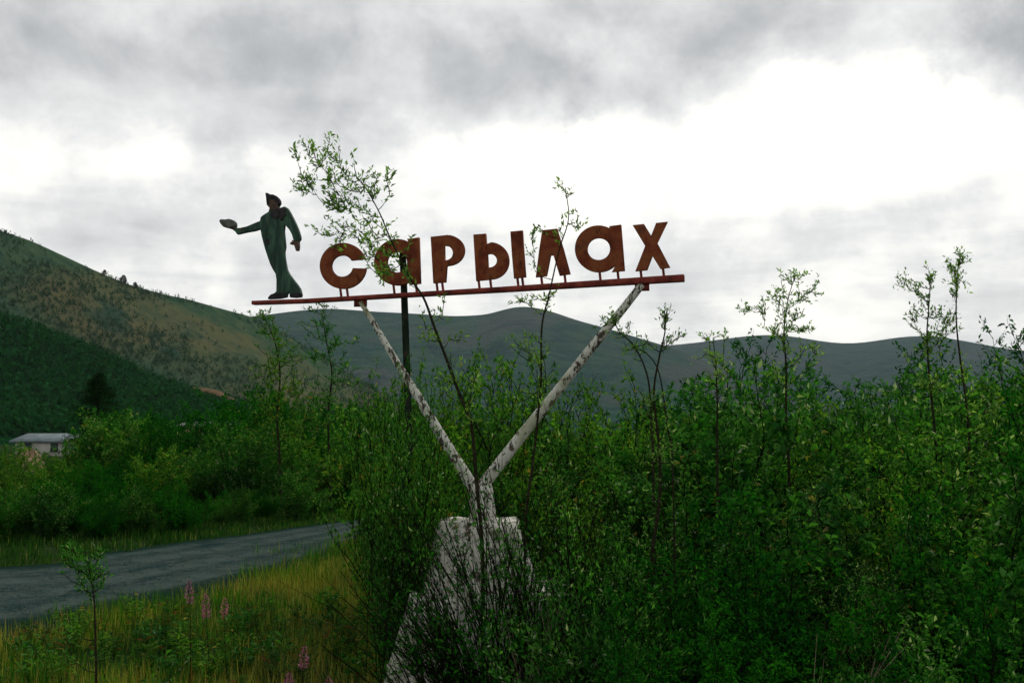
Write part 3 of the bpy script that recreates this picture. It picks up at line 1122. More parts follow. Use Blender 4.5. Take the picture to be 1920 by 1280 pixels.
PROTO = {
    'A': shrub('willow_shrub', 1, 3.0, 1.25, 18, .055, dens=1.0, bare=.05),
    'B': shrub('willow_shrub', 2, 3.0, 1.45, 20, .078, dens=.95, bare=.05),
    'C': shrub('willow_shrub', 3, 3.0, 1.1, 15, .062, dens=1.05, bare=.08, leafm='leaf_yel'),
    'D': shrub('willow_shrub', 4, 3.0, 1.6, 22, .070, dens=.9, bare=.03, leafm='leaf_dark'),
    'E': shrub('willow_shrub', 5, 3.0, .9, 9, .062, dens=.62, leafm='leaf_yel', bare=.2, blen=.46),
    'S': shrub('willow_shrub', 6, 3.0, .85, 7, .062, dens=.45, leafm='leaf', bare=.25, blen=.42),
    'W': shrub('broadleaf_shrub', 31, 3.0, 1.4, 13, .10, .62, dens=.62, bare=.05, leafm='leaf_broad', blen=.55),
    'F': shrub('willow_shrub', 32, 3.0, 1.2, 16, .042, .30, dens=1.15, bare=.05, leafm='leaf_grey', blen=.5),
    'T': shrub('roadside_shrub', 17, 3.0, 1.3, 13, leafL=.11, dens=.7, leafm='leaf_yel', blen=.8, bare=.05),
    'R': shrub('roadside_shrub', 7, 3.0, 1.9, 24, .10, dens=.75, leafm='leaf_far', blen=.8, bare=.0),
    'Q': shrub('roadside_shrub', 8, 3.0, 1.6, 18, .10, dens=.8, leafm='leaf_far', blen=.75, bare=.0),
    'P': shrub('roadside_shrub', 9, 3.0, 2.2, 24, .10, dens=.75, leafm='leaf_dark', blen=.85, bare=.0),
}
used = set()
rs = random.Random(5)


def plant(kind, px, Y, ytop, label, group, cat='shrub', wide=1.0, rz=None, x=None):
    """a shrub whose tallest shoots reach photo row ytop when it stands at distance Y"""
    pr = PROTO[kind]
    if kind in used:
        o = copy_tree(pr)
    else:
        o = pr
        used.add(kind)
    X = (px - 960) / F * Y if x is None else x
    H = CAMZ + (810 - ytop) / F * Y
    s = H / 2.62
    o.location = (X, Y, -.05)
    o.rotation_euler = (0, 0, rs.uniform(0, 6.28) if rz is None else rz)
    o.scale = (s * wide, s * wide, s)
    tag(o, label, cat, group)
    return o


def where(px, marks):
    return min(marks, key=lambda m_: abs(m_[0] - px))[1]


MR = [(1040, 'nearest the plinth'), (1110, 'under the first bare sapling'), (1190, 'under the top of the right-hand pole'), (1245, 'around the slim dark sapling'), (1300, 'just right of the slim dark sapling'),
      (1345, 'around the short leafy shoot'), (1410, 'left of the rounded airy young tree'), (1475, 'below the rounded airy young tree'), (1540, 'right of the rounded airy young tree'),
      (1600, 'midway between the young trees'), (1665, 'left of the three-shoot young tree'), (1740, 'below the three-shoot young tree'), (1815, 'below the tallest slender shoot'), (1880, 'right of the tallest slender shoot'), (1950, 'at the right picture edge'), (2050, 'cut by the right picture edge'), (2260, 'beyond the right picture edge')]
MLR = [(-60, 'cut by the left picture edge'), (0, 'at the left picture edge'), (55, 'by the gravel heap'), (110, 'below the blue-grey roof'), (180, 'below the dark conifer'), (250, 'right of the dark conifer'), (310, 'left of the peach house'),
       (380, 'before the peach house'), (440, 'right of the peach house'), (510, 'below the tall light green tree'), (570, 'right of the tall light green tree'), (640, 'below the left pole top'), (700, 'before the long white roof'), (780, 'left of the plinth'), (880, 'behind the plinth')]
# thicket to the right of the sign, back to front
GR, LR = 'willow shrubs of the thicket right of the sign', 'dense leafy green willow shrub of the thicket right of the sign'
outline = [(1020, 830), (1090, 780), (1150, 765), (1240, 760), (1290, 722), (1350, 676), (1420, 668), (1480, 680), (1560, 728), (1620, 715), (1680, 692), (1740, 668), (1800, 685), (1860, 675), (1920, 645), (2000, 640), (2150, 630)]


def top_at(px):
    return float(np.interp(px, [a for a, b in outline], [b for a, b in outline]))


for Y, step_, add, kinds, rw in ((24, 62, 8, 'BDAW', 'back'), (19, 75, 4, 'AWBCF', 'third'), (15.5, 85, 0, 'CAFWB', 'second'), (12.8, 100, 14, 'AFWCB', 'first')):
    px = 1060 + (rs.random() * 20)
    k = 0
    while px < 2420:
        plant(rs.choice(kinds), px + rs.uniform(-20, 20), Y + rs.uniform(-.7, .7), top_at(px) + add + rs.uniform(-14, 56), 'leafy willow, %s row of the thicket, %s' % (rw, where(px, MR)), GR)
        px += step_
        k += 1
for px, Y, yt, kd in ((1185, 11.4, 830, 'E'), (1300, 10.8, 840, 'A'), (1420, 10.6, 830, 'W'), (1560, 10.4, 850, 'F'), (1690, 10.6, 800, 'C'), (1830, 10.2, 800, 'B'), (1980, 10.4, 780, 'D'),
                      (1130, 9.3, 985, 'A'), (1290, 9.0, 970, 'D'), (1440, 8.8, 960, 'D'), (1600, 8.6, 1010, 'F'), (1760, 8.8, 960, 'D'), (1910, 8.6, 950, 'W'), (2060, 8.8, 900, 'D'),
                      (1200, 7.6, 1130, 'D'), (1380, 7.3, 1150, 'D'), (1550, 7.0, 1170, 'D'), (1720, 7.1, 1120, 'B'), (1880, 7.0, 1100, 'D'), (2060, 7.2, 1060, 'B')):  # mostly D low down: the shade there is put into the leaf colour
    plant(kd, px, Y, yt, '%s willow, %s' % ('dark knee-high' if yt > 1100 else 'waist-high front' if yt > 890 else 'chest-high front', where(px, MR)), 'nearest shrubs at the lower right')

# looser bushes behind and left of the plinth
GL, LL = 'bushes crowding the plinth', 'loose green willow bush crowding in behind the plinth and V poles'
for px, Y, yt, kd in ((700, 19, 870, 'A'), (775, 16, 800, 'F'), (800, 14.5, 790, 'A'), (830, 13.2, 830, 'C'), (880, 15.5, 750, 'E'), (960, 13.6, 790, 'A'), (1020, 14.8, 730, 'E'), (1080, 12.8, 800, 'B'),
                      (740, 22, 780, 'A'), (860, 19, 770, 'B'), (980, 18, 780, 'D'), (750, 25, 810, 'D'), (930, 22, 780, 'A'), (1050, 18, 760, 'B'),
                      (765, 12.6, 900, 'E'), (1060, 11.9, 880, 'C'), (1130, 12.0, 830, 'A'), (715, 14.0, 965, 'F'), (790, 12.2, 860, 'E'), (840, 12.3, 880, 'W'), (752, 10.8, 705, 'A'), (760, 10.9, 740, 'C'), (740, 11.1, 690, 'E'), (740, 11.4, 930, 'F'), (800, 10.8, 860, 'S')):
    plant(kd, px, Y, yt, '%s willow bush, %s' % ('low' if yt > 880 else 'mid-height' if yt > 810 else 'high', where(px, [(640, 'at the end of the visible road'), (690, 'just right of the road end'), (745, 'around the rear post'), (800, 'beside the left pole'), (860, 'at the foot of the left pole'), (905, 'in the crotch of the V'), (960, 'at the foot of the right pole'), (1020, 'below the right pole'), (1070, 'right of the plinth'), (1130, 'before the thicket, right of the plinth')])), GL, wide=.5 if px < 775 else .72 if px < 900 else 1.0)
# sparse tall ones between the V poles, seen against the far hill
GV, LV = 'sparse tall willows seen through the V', 'sparse tall willow with open branches standing against the hills around the V poles'
for px, Y, yt, kd in ((725, 14.5, 640, 'E'), (705, 15.5, 680, 'C'), (800, 13.6, 650, 'S'), (865, 15.6, 640, 'C'), (1000, 15.2, 650, 'C'), (950, 12.6, 650, 'E'), (840, 14.0, 610, 'E'), (905, 12.9, 640, 'E'), (985, 13.2, 590, 'S'), (1075, 14.2, 640, 'E'), (1130, 13.4, 660, 'E'), (770, 15.5, 660, 'C'),
                      (760, 12.3, 690, 'S'), (940, 15, 680, 'C'), (1190, 14.5, 690, 'C'), (830, 16, 700, 'C'), (1040, 16.5, 690, 'C'), (890, 17, 690, 'B')):
    plant(kd, px, Y, yt, 'open willow against the hills, %s' % where(px, [(650, 'left of the left pole'), (720, 'left of the rear post'), (770, 'right of the rear post'), (840, 'behind the bent sapling'), (905, 'in the middle of the V'), (945, 'just right of the middle of the V'), (985, 'left of the thin middle shoot'), (1075, 'inside the right pole'), (1130, 'crossing the right pole'), (1190, 'outside the right pole')]), GV, wide=.55 if px < 780 else .8)

# roadside row beyond the road
LBG = 'shrubs lining the far side of the road'
row = [(-60, 800), (0, 818), (60, 828), (120, 824), (180, 800), (240, 775), (300, 762), (345, 790), (385, 815), (425, 785), (455, 745), (500, 715), (560, 735), (600, 750), (660, 775), (720, 790), (800, 790), (900, 790)]
tops = lambda p: float(np.interp(p, [a for a, b in row], [b for a, b in row]))
for Y0, add, stp, kinds, rw in ((50, -4, 50, 'RTQP', 'tall back-row shrub'), (41, 6, 56, 'QTPR', 'bushy middle-row shrub'), (34.5, 45, 60, 'RPTQ', 'bushy front-row shrub')):
    px = -70 + rs.uniform(0, 20)
    k = 0
    while px < 900:
        Yr = Y0 - max(0, (300 - px)) * .012 + max(0, px - 500) * .014
        plant(rs.choice(kinds), px + rs.uniform(-22, 22), Yr + rs.uniform(-1.8, 1.8), tops(px) + add + rs.uniform(-28, 50), '%s beyond the road, %s' % (rw, where(px, MLR)), LBG)
        px += stp
        k += 1
px = -40
while px < 780:
    Y = float(np.interp(px, [0, 200, 400, 600, 780], [24.6, 25.8, 28.0, 31.6, 36])) + rs.uniform(-.4, 2.6)
    plant(rs.choice('PRPQ'), px, Y, rs.uniform(872, 960), 'low dark verge shrub beyond the road, %s' % where(px, MLR), 'low dark shrubs on the far verge')
    px += rs.uniform(22, 58)


# px-driven single saplings ------------------------------------------------
def sapling(name, label, Y, trunk, r0, clusters, leafL=.06, leafm='leaf_tip', barkm='bark', cat='sapling', seed=0, ground=True, group=None, wratio=.33, zoff=0, r1=.004, tw=1.0):
    """trunk: photo pixels from base to tip; clusters: (px, py, rx, ry, twigs)"""
    r = np.random.default_rng(seed + 100)
    T = [np.array(at(a, b, Y)) for a, b in trunk]
    if ground:
        b0 = T[0].copy()
        b0[2] = -.05
        T = [b0] + T if T[0][2] > .05 else T
    T = catmull([t_ for t_ in T], 6)
    base = Vector((T[0][0], T[0][1], 0 if ground else T[0][2]))
    root = empty(name, base, label, cat, group)
    B = np.array(base)
    n = len(T)
    tt = np.linspace(0, 1, n)
    st, fo = MB(), MB()
    st.tube(T - B, r1 + (r0 - r1) * (1 - tt), 6)
    LP, LD = [], []
    nodes = T[int(len(T) * .25):].copy()
    jobs = []
    for (cx, cy, rx, ry, nt) in clusters:
        for k in range(int(nt * 1.3 + .5)):
            u_, v_ = np.clip(r.normal(0, .5, 2), -1.1, 1.1)
            jobs.append(np.array(at(cx + rx * u_, cy + ry * v_, Y + r.normal(0, rx / F * Y * .5))))
    jobs.sort(key=lambda c_: np.min(np.linalg.norm(T - c_, axis=1)))
    for c_ in jobs:
        dv = c_ - nodes
        ds = np.linalg.norm(dv, axis=1)
        cost = ds * (1.35 - dv[:, 2] / (ds + 1e-6) * .6) + np.where(ds < .06, .2, 0)
        p = nodes[np.argmin(cost)]
        ln = np.linalg.norm(c_ - p) + 1e-6
        q = np.linspace(0, 1, 5)[:, None]
        d = (c_ - p) / ln
        mid = p + (c_ - p) * q + np.array([0, 0, -1]) * (ln * .10 * np.sin(q * PI)) + r.normal(0, .02 * ln, (5, 3)) * np.sin(q * PI)
        st.tube(mid - B, np.linspace(.0055, .002, 5) * tw, 3)
        nodes = np.concatenate([nodes, mid[2:]])
        nl_ = 9
        e = c_ + d * .05
        qq = r.uniform(0, 1, nl_)
        tl = min(.16 * tw, ln + .05)
        LP.append(e - d * (tl * qq)[:, None] + r.normal(0, .014 * tw, (nl_, 3)))
        LD.append(d * .7 + rnd_dir(r, nl_) * .9 + np.array([0, 0, .35]))
    if LP:
        LP, LD = np.concatenate(LP) - B, np.concatenate(LD)
        n_ = len(LP)
        L_ = .88 * leafL * r.uniform(.6, 1.3, n_)
        fo.leaves(LP, LD, rnd_dir(r, n_) + np.array([0, -.3, .5]), L_, L_ * wratio * r.uniform(.8, 1.2, n_))
        f_ = fo.build('foliage', M[leafm], root)
        f_['kind'] = 'stuff'
    st.build('trunk', M[barkm], root)
    return root


# the bent sapling in front of the letters
sapling('willow_sapling', 'bent willow sapling leaning left across the second letter', 10.2,
        [(905, 1050), (893, 900), (884, 800), (862, 740), (838, 675), (815, 615), (795, 560), (768, 520), (745, 475), (728, 438), (712, 400), (690, 360), (668, 330)], .022,
        [(578, 290, 30, 26, 11), (620, 290, 40, 28, 12), (640, 335, 50, 34, 16), (600, 345, 40, 28, 10), (660, 375, 50, 30, 13), (700, 360, 40, 35, 10), (725, 335, 18, 28, 6), (632, 385, 20, 16, 9), (690, 415, 40, 30, 9),
         (640, 430, 40, 22, 7), (560, 343, 20, 14, 5), (655, 455, 45, 14, 9), (735, 455, 35, 22, 9), (700, 470, 30, 20, 7), (610, 430, 30, 15, 3), (720, 500, 30, 28, 9), (760, 510, 26, 26, 7), (820, 620, 40, 60, 12), (860, 730, 40, 60, 12)],
        leafL=.062, seed=1)
sapling('willow_sapling', 'thin willow shoot rising between the letters to a tiny leafy tip above the second-last letter', 10.3,
        [(985, 1000), (1000, 860), (1014, 720), (1016, 613), (1030, 551), (1048, 470), (1066, 410), (1060, 352)], .016,
        [(1055, 350, 14, 12, 4), (1075, 412, 18, 18, 5), (1016, 430, 14, 12, 4), (1055, 440, 20, 12, 2), (1000, 480, 12, 30, 4), (1030, 560, 24, 22, 5), (985, 565, 20, 12, 6), (1000, 640, 40, 40, 12), (1010, 720, 40, 40, 12)], leafL=.055, seed=2)
sapling('willow_sapling', 'slim dark sapling right of the V with a pointed leafy tip against the sky', 9.6,
        [(1178, 1290), (1200, 1160), (1218, 1060), (1236, 940), (1236, 840), (1226, 740), (1236, 670), (1247, 620), (1246, 582)], .024,
        [(1246, 596, 9, 22, 8), (1250, 640, 12, 20, 4), (1275, 625, 16, 8, 3), (1200, 640, 14, 16, 3), (1225, 760, 30, 50, 12), (1236, 860, 40, 60, 16)], leafL=.05, seed=3)
sapling('willow_sapling', 'small forked shoot with a few leaves touching the right-hand pole', 10.2,
        [(1225, 900), (1222, 800), (1215, 710), (1190, 650), (1160, 620), (1150, 590)], .014,
        [(1148, 592, 14, 18, 6), (1160, 625, 26, 20, 6), (1135, 600, 12, 12, 3), (1185, 650, 26, 26, 6)], leafL=.05, seed=4)
sapling('willow_sapling', 'young tree with a rounded airy crown rising over the thicket, left of the two tallest', 13.0,
        [(1480, 900), (1474, 780), (1474, 690), (1470, 620), (1478, 560), (1490, 520)], .019,
        [(1490, 518, 26, 16, 10), (1460, 560, 30, 22, 9), (1495, 560, 24, 26, 10), (1522, 545, 14, 22, 6), (1440, 580, 34, 14, 9), (1400, 582, 24, 10, 4), (1480, 595, 40, 18, 12), (1460, 620, 50, 14, 12), (1510, 620, 26, 14, 7), (1525, 660, 14, 30, 6),
         (1475, 650, 40, 24, 10), (1470, 700, 50, 30, 12)], leafL=.062, leafm='leaf_tip', seed=5)
sapling('willow_sapling', 'young tree with three upright leafy shoots over the thicket at the right', 12.8,
        [(1762, 940), (1752, 800), (1742, 700), (1738, 630), (1742, 570), (1745, 515)], .019,
        [(1744, 520, 9, 20, 8), (1735, 560, 18, 14, 7), (1710, 545, 22, 16, 8), (1690, 525, 10, 10, 4), (1755, 590, 22, 14, 8), (1710, 590, 20, 20, 8), (1770, 605, 16, 16, 7), (1790, 600, 12, 16, 6), (1740, 625, 34, 14, 12), (1745, 660, 44, 24, 12), (1745, 720, 44, 40, 14)],
        leafL=.062, seed=6)
sapling('willow_sapling', 'tallest slender shoot at the right, bare below with a leafy tuft on top', 12.4,
        [(1822, 1000), (1820, 880), (1812, 760), (1800, 670), (1793, 600), (1794, 540), (1797, 485)], .019,
        [(1800, 487, 15, 12, 9), (1788, 515, 15, 13, 8), (1800, 530, 14, 12, 7), (1778, 500, 8, 14, 3), (1790, 552, 12, 6, 4), (1812, 700, 26, 40, 8), (1820, 800, 40, 60, 14)], leafL=.06, seed=7)
sapling('willow_sapling', 'short leafy shoot just right of the beam end, below the skyline', 11.5,
        [(1345, 860), (1345, 760), (1342, 690), (1338, 640)], .016,
        [(1336, 632, 20, 9, 7), (1330, 670, 26, 14, 8), (1350, 690, 24, 24, 9)], leafL=.055, seed=8)
sapling('young_tree', 'tall light green young tree in the roadside row below the left end of the beam', 33,
        [(528, 960), (524, 860), (520, 780), (525, 700), (515, 640), (498, 600)], .05,
        [(492, 590, 26, 12, 12), (510, 620, 34, 26, 22), (530, 670, 40, 26, 34), (505, 700, 34, 24, 26), (545, 735, 44, 30, 34), (500, 760, 40, 30, 30), (560, 790, 50, 36, 40), (500, 810, 50, 36, 30)],
        leafm='leaf_yel', leafL=.13, seed=9, r1=.012, tw=2.4)
sapling('young_tree', 'open-crowned young tree beyond the road, just left of the left pole', 34,
        [(622, 960), (618, 860), (615, 780), (622, 700), (612, 640), (604, 590)], .05,
        [(600, 578, 22, 12, 10), (600, 615, 36, 22, 20), (630, 650, 36, 26, 22), (590, 670, 30, 20, 14), (640, 700, 40, 30, 26), (600, 740, 40, 30, 26), (640, 780, 50, 30, 34), (590, 800, 50, 30, 30)],
        leafm='leaf_far', leafL=.13, seed=12, r1=.012, tw=2.4)
sapling('willow_sapling', 'small round-tufted young tree with bare stem, near left corner before the road', 9.4,
        [(180, 1290), (179, 1200), (176, 1120), (168, 1070), (160, 1030)], .012,
        [(150, 1060, 36, 22, 22), (180, 1080, 20, 22, 14), (165, 1100, 26, 12, 9), (130, 1035, 16, 14, 6), (185, 1040, 10, 12, 4), (130, 1210, 14, 30, 6)], leafL=.05, leafm='leaf', seed=10)
sapling('willow_sapling', 'bare dark forked twig standing before the right pole in the thicket', 9.9,
        [(1262, 900), (1250, 790), (1236, 700), (1215, 665), (1192, 652)], .010, [(1200, 655, 8, 6, 1), (1255, 800, 30, 50, 8)], leafL=.045, leafm='leaf', seed=11)

# dark round larch at the far left
r = np.random.default_rng(40)
YL = 60
bp = at(182, 810, YL)
root = empty('dark_conifer', (bp.x, YL, 0), 'dark rounded conifer standing above the roadside shrubs at the left', 'tree')
Ht = CAMZ + (810 - 692) / F * YL
mb = MB()
mb.tube([(0, 0, -.1), (.05, 0, Ht * .5), (0, 0, Ht * .97)], [.14, .09, .02], 6)
mb.build('trunk', M['bark_dark'], root)
P, D = [], []
st = MB()
for k in range(150):
    t = r.uniform(.18, 1)
    a = r.uniform(0, 2 * PI)
    Lb = 1.75 * math.sin(min(1, (1.03 - t) * 1.5) * PI / 2) * r.uniform(.6, 1.05)
    p0 = np.array([0, 0, Ht * t * .95])
    d = np.array([math.cos(a), math.sin(a), r.uniform(-.05, .35)])
    st.tube([p0, p0 + d * Lb * .5, p0 + d * Lb + np.array([0, 0, .1])], [.02, .012, .005], 3)
    n = 70
    q = r.uniform(.15, 1.05, n)
    P.append(p0 + d * Lb * q[:, None] + r.normal(0, .07, (n, 3)))
    D.append(d * .5 + rnd_dir(r, n))
P, D = np.concatenate(P), np.concatenate(D)
st.build('branches', M['bark_dark'], root)
mb = MB()
mb.leaves(P, D, rnd_dir(r, len(P)), r.uniform(.10, .17, len(P)), r.uniform(.04, .06, len(P)))
mb.build('crown', M['needle'], root)['kind'] = 'stuff'

# ------------------------------------------------------------------ fan of bare stems in front of the plinth


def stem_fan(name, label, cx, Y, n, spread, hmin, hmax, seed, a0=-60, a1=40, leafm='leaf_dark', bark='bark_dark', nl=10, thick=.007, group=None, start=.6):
    r = np.random.default_rng(seed)
    root = empty(name, ((cx - 960) / F * Y, Y, 0), label, 'bush', group)
    st, fo = MB(), MB()
    LP, LD = [], []
    for k in range(n):
        an = rad(r.uniform(a0, a1))
        el = r.uniform(-.35, .45)
        h = r.uniform(hmin, hmax)
        b = np.array([r.normal(0, spread * .35), r.normal(0, spread * .25), -.05])
        t = np.linspace(0, 1, 8)
        P = b + np.stack([math.tan(an) * h * (.75 * t + .25 * t ** 2), el * h * t, h * t], -1)
        P[:, :2] += np.cumsum(r.normal(0, .012, (8, 2)), axis=0)
        st.tube(P, thick * r.uniform(.6, 1.5) * (1 - .7 * t), 4)
        q = r.uniform(start, 1, nl)
        idx = np.clip((q * 7).astype(int), 0, 6)
        f = (q * 7 - idx)[:, None]
        LP.append(P[idx] * (1 - f) + P[idx + 1] * f + r.normal(0, .03, (nl, 3)))
        LD.append(rnd_dir(r, nl) + np.array([0, 0, .5]))
        for e in range(3):
            q0 = r.uniform(.45, .95)
            i0 = int(q0 * 7)
            p = P[i0]
            d = (P[min(i0 + 1, 7)] - P[i0 - 1])
            d /= np.linalg.norm(d)
            d = d + rnd_dir(r, 1)[0] * .5
            ln = r.uniform(.2, .5)
            tw = np.array([p, p + d * ln * .5, p + d * ln])
            st.tube(tw, [.003, .0022, .0015], 3)
            m_ = nl
            qq = r.uniform(.2, 1, m_)[:, None]
            LP.append(p + d * ln * qq + r.normal(0, .02, (m_, 3)))
            LD.append(d + rnd_dir(r, m_) * .8)
    LP, LD = np.concatenate(LP), np.concatenate(LD)
    m_ = len(LP)
    L_ = r.uniform(.03, .065, m_)
    fo.leaves(LP, LD, rnd_dir(r, m_) + np.array([0, 0, .5]), L_, L_ * .35)
    st.build('stems', M[bark], root)
    fo.build('foliage', M[leafm], root)['kind'] = 'stuff'
    return root


stem_fan('willow_clump', 'clump of thin dark stems fanning up and left in front of the plinth', 915, 9.7, 46, .4, .7, 1.4, 1, -50, -12, nl=3)
stem_fan('willow_clump', 'clump of dark upright stems rising just right of the plinth', 985, 9.6, 36, .6, 1.2, 2.2, 2, -28, 14, nl=6, leafm='leaf')
stem_fan('willow_clump', 'tangle of dark stems and leaves between the plinth and the slim dark sapling', 1090, 9.4, 60, .6, 1.2, 2.1, 3, -22, 18, nl=8, leafm='leaf')
stem_fan('willow_clump', 'low twiggy clump at the lower edge below the plinth', 960, 9.1, 34, .8, .5, 1.1, 4, -45, 30, nl=8)
stem_fan('willow_clump', 'leafy shoots rising in front of the dark rear post', 742, 10.6, 17, .4, 2.2, 3.0, 31, -9, 9, nl=20, leafm='leaf', thick=.005, start=.35)
stem_fan('dry_weed_clump', 'clump of pale dry stalks among the dark stems right of the plinth', 1060, 9.2, 22, .5, .6, 1.25, 5, -14, 12, bark='stalk', nl=3, thick=.005)
stem_fan('willow_clump', 'leafy clump with fine twigs at the left shoulder of the plinth', 770, 11.9, 30, .4, .8, 1.5, 6, -25, 25, nl=14, leafm='leaf')
stem_fan('willow_clump', 'low clump of slanting stems before the left foot of the plinth', 810, 9.7, 20, .5, .4, .9, 7, -50, 0, nl=4)
stem_fan('dry_weed_clump', 'pair of pale leaning stalks at the bottom of the thicket, right', 1480, 6.7, 6, .5, .7, 1.35, 8, 15, 32, bark='stalk', nl=2, thick=.006)


stem_fan('willow_clump', 'dense leafy clump hiding the right flank of the plinth', 1040, 9.9, 50, .4, .7, 1.4, 9, -18, 25, nl=22, leafm='leaf')
stem_fan('willow_clump', 'leafy low clump at the bottom edge right of the plinth', 1110, 8.6, 60, .7, .6, 1.2, 10, -30, 30, nl=22, leafm='leaf')
stem_fan('willow_clump', 'tall spray of thin dark stems reaching up to the foot of the V', 945, 9.8, 30, .5, 1.5, 2.6, 23, -34, 14, nl=4, thick=.007)
stem_fan('willow_clump', 'bare dark stems rising straight before the plinth', 935, 9.3, 30, .6, 1.0, 1.9, 21, -30, 8, nl=4, thick=.006)
stem_fan('willow_clump', 'long thin stems leaning left over the lower plinth', 900, 9.2, 26, .5, .7, 1.4, 22, -42, -14, nl=3, thick=.006)
# ------------------------------------------------------------------ grass
def grass(name, label, pts, hmin, hmax, material, seed, wid=.006):
    r = np.random.default_rng(seed)
    n = len(pts)
    a = r.uniform(0, 2 * PI, n)
    lean = r.uniform(.05, 1.1, n) ** 1.3
    D = np.stack([np.cos(a) * lean, np.sin(a) * lean, np.ones(n)], -1)
    N_ = np.stack([np.cos(a), np.sin(a), np.zeros(n)], -1) + r.normal(0, .3, (n, 3))
    h = r.uniform(hmin, hmax, n) * (1 + .4 * vnoise(pts[:, 0] * 1.3, pts[:, 1] * 1.3, 2))
    mb = MB()
    mb.leaves(pts, D, N_, h, np.full(n, wid) * r.uniform(.7, 1.6, n), fold=.3)
    o = mb.build(name, material)
    tag(o, label, 'grass', kind='stuff')
    return o


M['grass_dry'] = leaf_mat('dry_grass', (.12, .14, .025), (.24, .21, .045), (.38, .30, .09), (.30, .11, .03), .06, trans=.3)
M['grass_green'] = leaf_mat('green_grass', (.014, .062, .008), (.034, .115, .012), (.10, .18, .02), (.22, .19, .05), .10, trans=.35)


M['grass_verge'] = leaf_mat('verge_blades', (.008, .036, .008), (.018, .062, .012), (.05, .10, .02), (.16, .15, .06), .05, trans=.25)


def clumped(n, x0, x1, y0, y1, seed, f):
    r = np.random.default_rng(seed)
    m_ = n // 14
    c_ = np.stack([r.uniform(x0, x1, m_), r.uniform(y0, y1, m_)], -1)
    P = np.repeat(c_, 14, axis=0) + r.normal(0, .10, (m_ * 14, 2))
    k = f(P)
    P = P[k]
    return np.concatenate([P, np.full((len(P), 1), -.03)], -1)


us = lambda P: np.array([road_u(x, y) for x, y in P])


def near_side(P):
    return us(P) < -.02


def side_vec(P, lo, hi):
    mid = NE
    d2 = ((P[:, None, :] - mid[None]) ** 2).sum(-1)
    k = d2.argmin(1)
    dd = FE[k] - NE[k]
    u = ((P - NE[k]) * dd).sum(1) / (dd ** 2).sum(1)
    return (u > lo) & (u < hi)


def beyond(P, d0, d1):
    """between d0 and d1 metres past the far edge of the road"""
    k = ((P[:, None, :] - FE[None]) ** 2).sum(-1).argmin(1)
    tg = np.gradient(FE, axis=0)[k]
    tg /= np.linalg.norm(tg, axis=1)[:, None]
    nrm = np.stack([-tg[:, 1], tg[:, 0]], -1)
    d = ((P - FE[k]) * nrm).sum(1)
    return (d > d0) & (d < d1)


dryness = lambda P: vnoise(P[:, 0] * .9, P[:, 1] * .9, 50)
grass('dry_grass', 'yellowed dry grass on the verge between the road and the sign', clumped(52000, -8, 0, 8.6, 24, 1, lambda P: side_vec(P, -9, -.01) & (dryness(P) > -.42)), .14, .40, M['grass_dry'], 1, .007)
grass('green_grass', 'fresh green grass and low weeds on the near verge', clumped(60000, -9, 8, 7.5, 24, 2, lambda P: side_vec(P, -9, .015 + .02 * vnoise(P[:, 0] * 2, P[:, 1] * 2, 9)) & (dryness(P) < .10)), .16, .45, M['grass_green'], 2, .010)
grass('verge_grass', 'short green grass on the far verge of the road', clumped(170000, -24, 6, 15, 46, 3, lambda P: beyond(P, -.35 - .5 * np.abs(vnoise(P[:, 0] * 1.2, P[:, 1] * 1.2, 8)), 9)), .10, .28, M['grass_verge'], 3, .016)


# low leafy weeds on the near verge: individual plants
def weed_proto(seed, h, n, leafm):
    r = np.random.default_rng(seed)
    root = bpy.data.objects.new('leafy_weed', None)
    COL.objects.link(root)
    st, fo = MB(), MB()
    LP, LD = [], []
    for k in range(n):
        a = r.uniform(0, 2 * PI)
        L0 = r.uniform(.05, .3)
        hh = h * r.uniform(.6, 1)
        t = np.linspace(0, 1, 5)
        P = np.stack([math.cos(a) * L0 * t ** 1.3, math.sin(a) * L0 * t ** 1.3, hh * t], -1)
        st.tube(P, .004 * (1 - .6 * t), 4)
        m_ = 26
        q = r.uniform(.1, 1, m_)
        idx = np.clip((q * 4).astype(int), 0, 3)
        f = (q * 4 - idx)[:, None]
        LP.append(P[idx] * (1 - f) + P[idx + 1] * f)
        an = r.uniform(0, 2 * PI, m_)
        LD.append(np.stack([np.cos(an), np.sin(an), r.uniform(0, .9, m_)], -1))
    LP, LD = np.concatenate(LP), np.concatenate(LD)
    L_ = r.uniform(.05, .11, len(LP))
    fo.leaves(LP, LD, rnd_dir(r, len(LP)) * .5 + np.array([0, 0, 1]), L_, L_ * .28)
    st.build('stems', M['bark'], root)
    fo.build('foliage', M[leafm], root)['kind'] = 'stuff'
    return root


wp = [weed_proto(1, .45, 8, 'fw_leaf'), weed_proto(2, .38, 10, 'leaf'), weed_proto(3, .5, 7, 'leaf_yel')]
wused = [False] * 3
r = random.Random(8)
spots = []
while len(spots) < 70:
    px, Y = r.uniform(-20, 760), r.uniform(10.3, 18)
    x = (px - 960) / F * Y
    if road_u(x, Y) < -.04 and all((x - a) ** 2 + (Y - b) ** 2 > .16 for a, b in spots):
        spots.append((x, Y))
for (x, Y) in spots:
    k = r.randint(0, 2)
    o = wp[k] if not wused[k] else copy_tree(wp[k])
    wused[k] = True
    o.location = (x, Y, -.03)
    o.rotation_euler = (0, 0, r.uniform(0, 6))
    s = r.uniform(.7, 1.25)
    o.scale = (s, s, s)
    tag(o, 'low leafy weed in the yellow grass of the near road verge', 'weed', 'low weeds on the near verge')


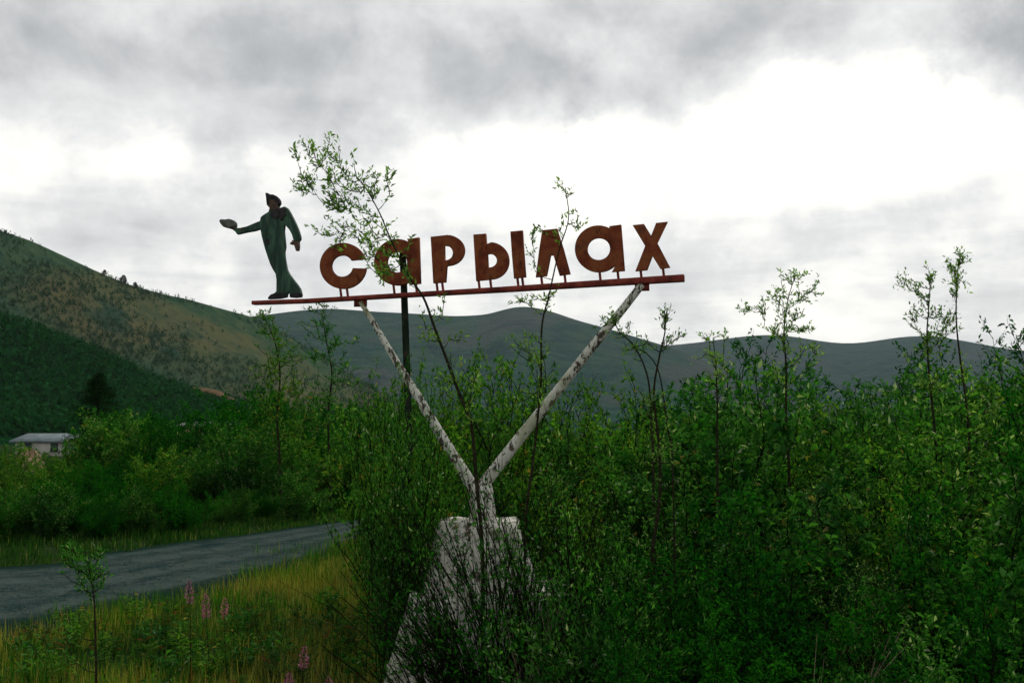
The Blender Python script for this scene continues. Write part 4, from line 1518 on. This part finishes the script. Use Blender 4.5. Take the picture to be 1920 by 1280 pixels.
# fireweeds
def fireweed(px, ytop, Y, label, seed, flowers=1.0, spike=.24):
    r = np.random.default_rng(seed)
    X = (px - 960) / F * Y
    H = CAMZ + (810 - ytop) / F * Y
    root = empty('fireweed', (X, Y, 0), label, 'flower', 'pink fireweeds on the near verge')
    t = np.linspace(0, 1, 8)
    P = np.stack([.03 * np.sin(t * 2 + seed), .02 * np.cos(t * 2), H * t], -1)
    P -= np.array([P[0, 0], P[0, 1], 0])
    mb = MB()
    mb.tube(P, .006 * (1 - .7 * t), 5)
    mb.build('stem', M['bark'], root)
    n = 60
    z = r.uniform(.15, 1 - spike / H, n)
    a = r.uniform(0, 2 * PI, n)
    base = np.stack([np.interp(z, t, P[:, 0]), np.interp(z, t, P[:, 1]), H * z], -1)
    mb = MB()
    mb.leaves(base, np.stack([np.cos(a), np.sin(a), r.uniform(.1, .7, n)], -1), np.tile([0, 0, 1.], (n, 1)) + r.normal(0, .2, (n, 3)), r.uniform(.07, .12, n), np.full(n, .016))
    mb.build('leaves', M['fw_leaf'], root)
    n = int(120 * flowers)
    q = r.uniform(0, 1, n)
    z = H - spike * q
    a = r.uniform(0, 2 * PI, n)
    rr = (.006 + .034 * np.sin(np.clip(q * 1.15, 0, 1) * 2.4)) * r.uniform(.3, 1, n)
    base = np.stack([np.cos(a) * rr + np.interp(z / H, t, P[:, 0]), np.sin(a) * rr + np.interp(z / H, t, P[:, 1]), z], -1)
    mb = MB()
    mb.leaves(base, np.stack([np.cos(a), np.sin(a), r.uniform(-.2, 1, n)], -1), r.normal(size=(n, 3)), .012 + .014 * q, .010 + .010 * q)
    mb.build('flower_spike', M['petal'], root)
    return root


fireweed(368, 1080, 11.2, 'tallest pink fireweed, leftmost of the three at the road edge', 1, .9, .25)
fireweed(405, 1106, 11.0, 'pink fireweed in the middle of the three at the road edge', 2, 1.2, .24)
fireweed(437, 1113, 11.4, 'thin pink fireweed, rightmost of the three at the road edge', 3, .7, .20)
fireweed(577, 1200, 9.8, 'pale pink fireweed in the yellow grass left of the plinth foot', 4, 1.0, .20)
fireweed(542, 1248, 9.4, 'pale pink fireweed at the bottom edge, left one of two', 5, 1.1, .16)
fireweed(616, 1256, 9.3, 'pale pink fireweed at the bottom edge, right one of two', 6, 1.0, .15)

# ------------------------------------------------------------------ haze
m, gg, out = mat('haze_air')
pv = gg.n.new('ShaderNodeVolumePrincipled')
pv.inputs['Color'].default_value = (.80, .88, .95, 1)
pv.inputs['Density'].default_value = .000045
pv.inputs['Anisotropy'].default_value = .2
gg.l.new(pv.outputs[0], out.inputs['Volume'])
mb = MB()
mb.box((0, 3250, 350), (19000, 8500, 706 + 8))
hz = mb.build('haze', m)
tag(hz, 'thin pale air between the camera and the hills', 'haze', kind='stuff')

# two or three look-alikes side by side: say which by their order from the left
from collections import defaultdict
byl = defaultdict(list)
for o in COL.objects:
    if o.parent is None and o.get('label') and o.name.split('.')[0] in ('willow_shrub', 'roadside_shrub', 'broadleaf_shrub'):
        byl[o['label']].append(o)
for lab, os_ in byl.items():
    if 2 <= len(os_) <= 5:
        os_.sort(key=lambda o: o.location.x / o.location.y)
        for k, o in enumerate(os_):
            w_ = {2: ('left one', 'right one'), 3: ('left one', 'middle one', 'right one'), 4: ('leftmost', 'second', 'third', 'rightmost'), 5: ('leftmost', 'second', 'middle one', 'fourth', 'rightmost')}[len(os_)][k]
            o['label'] = lab + ', ' + w_
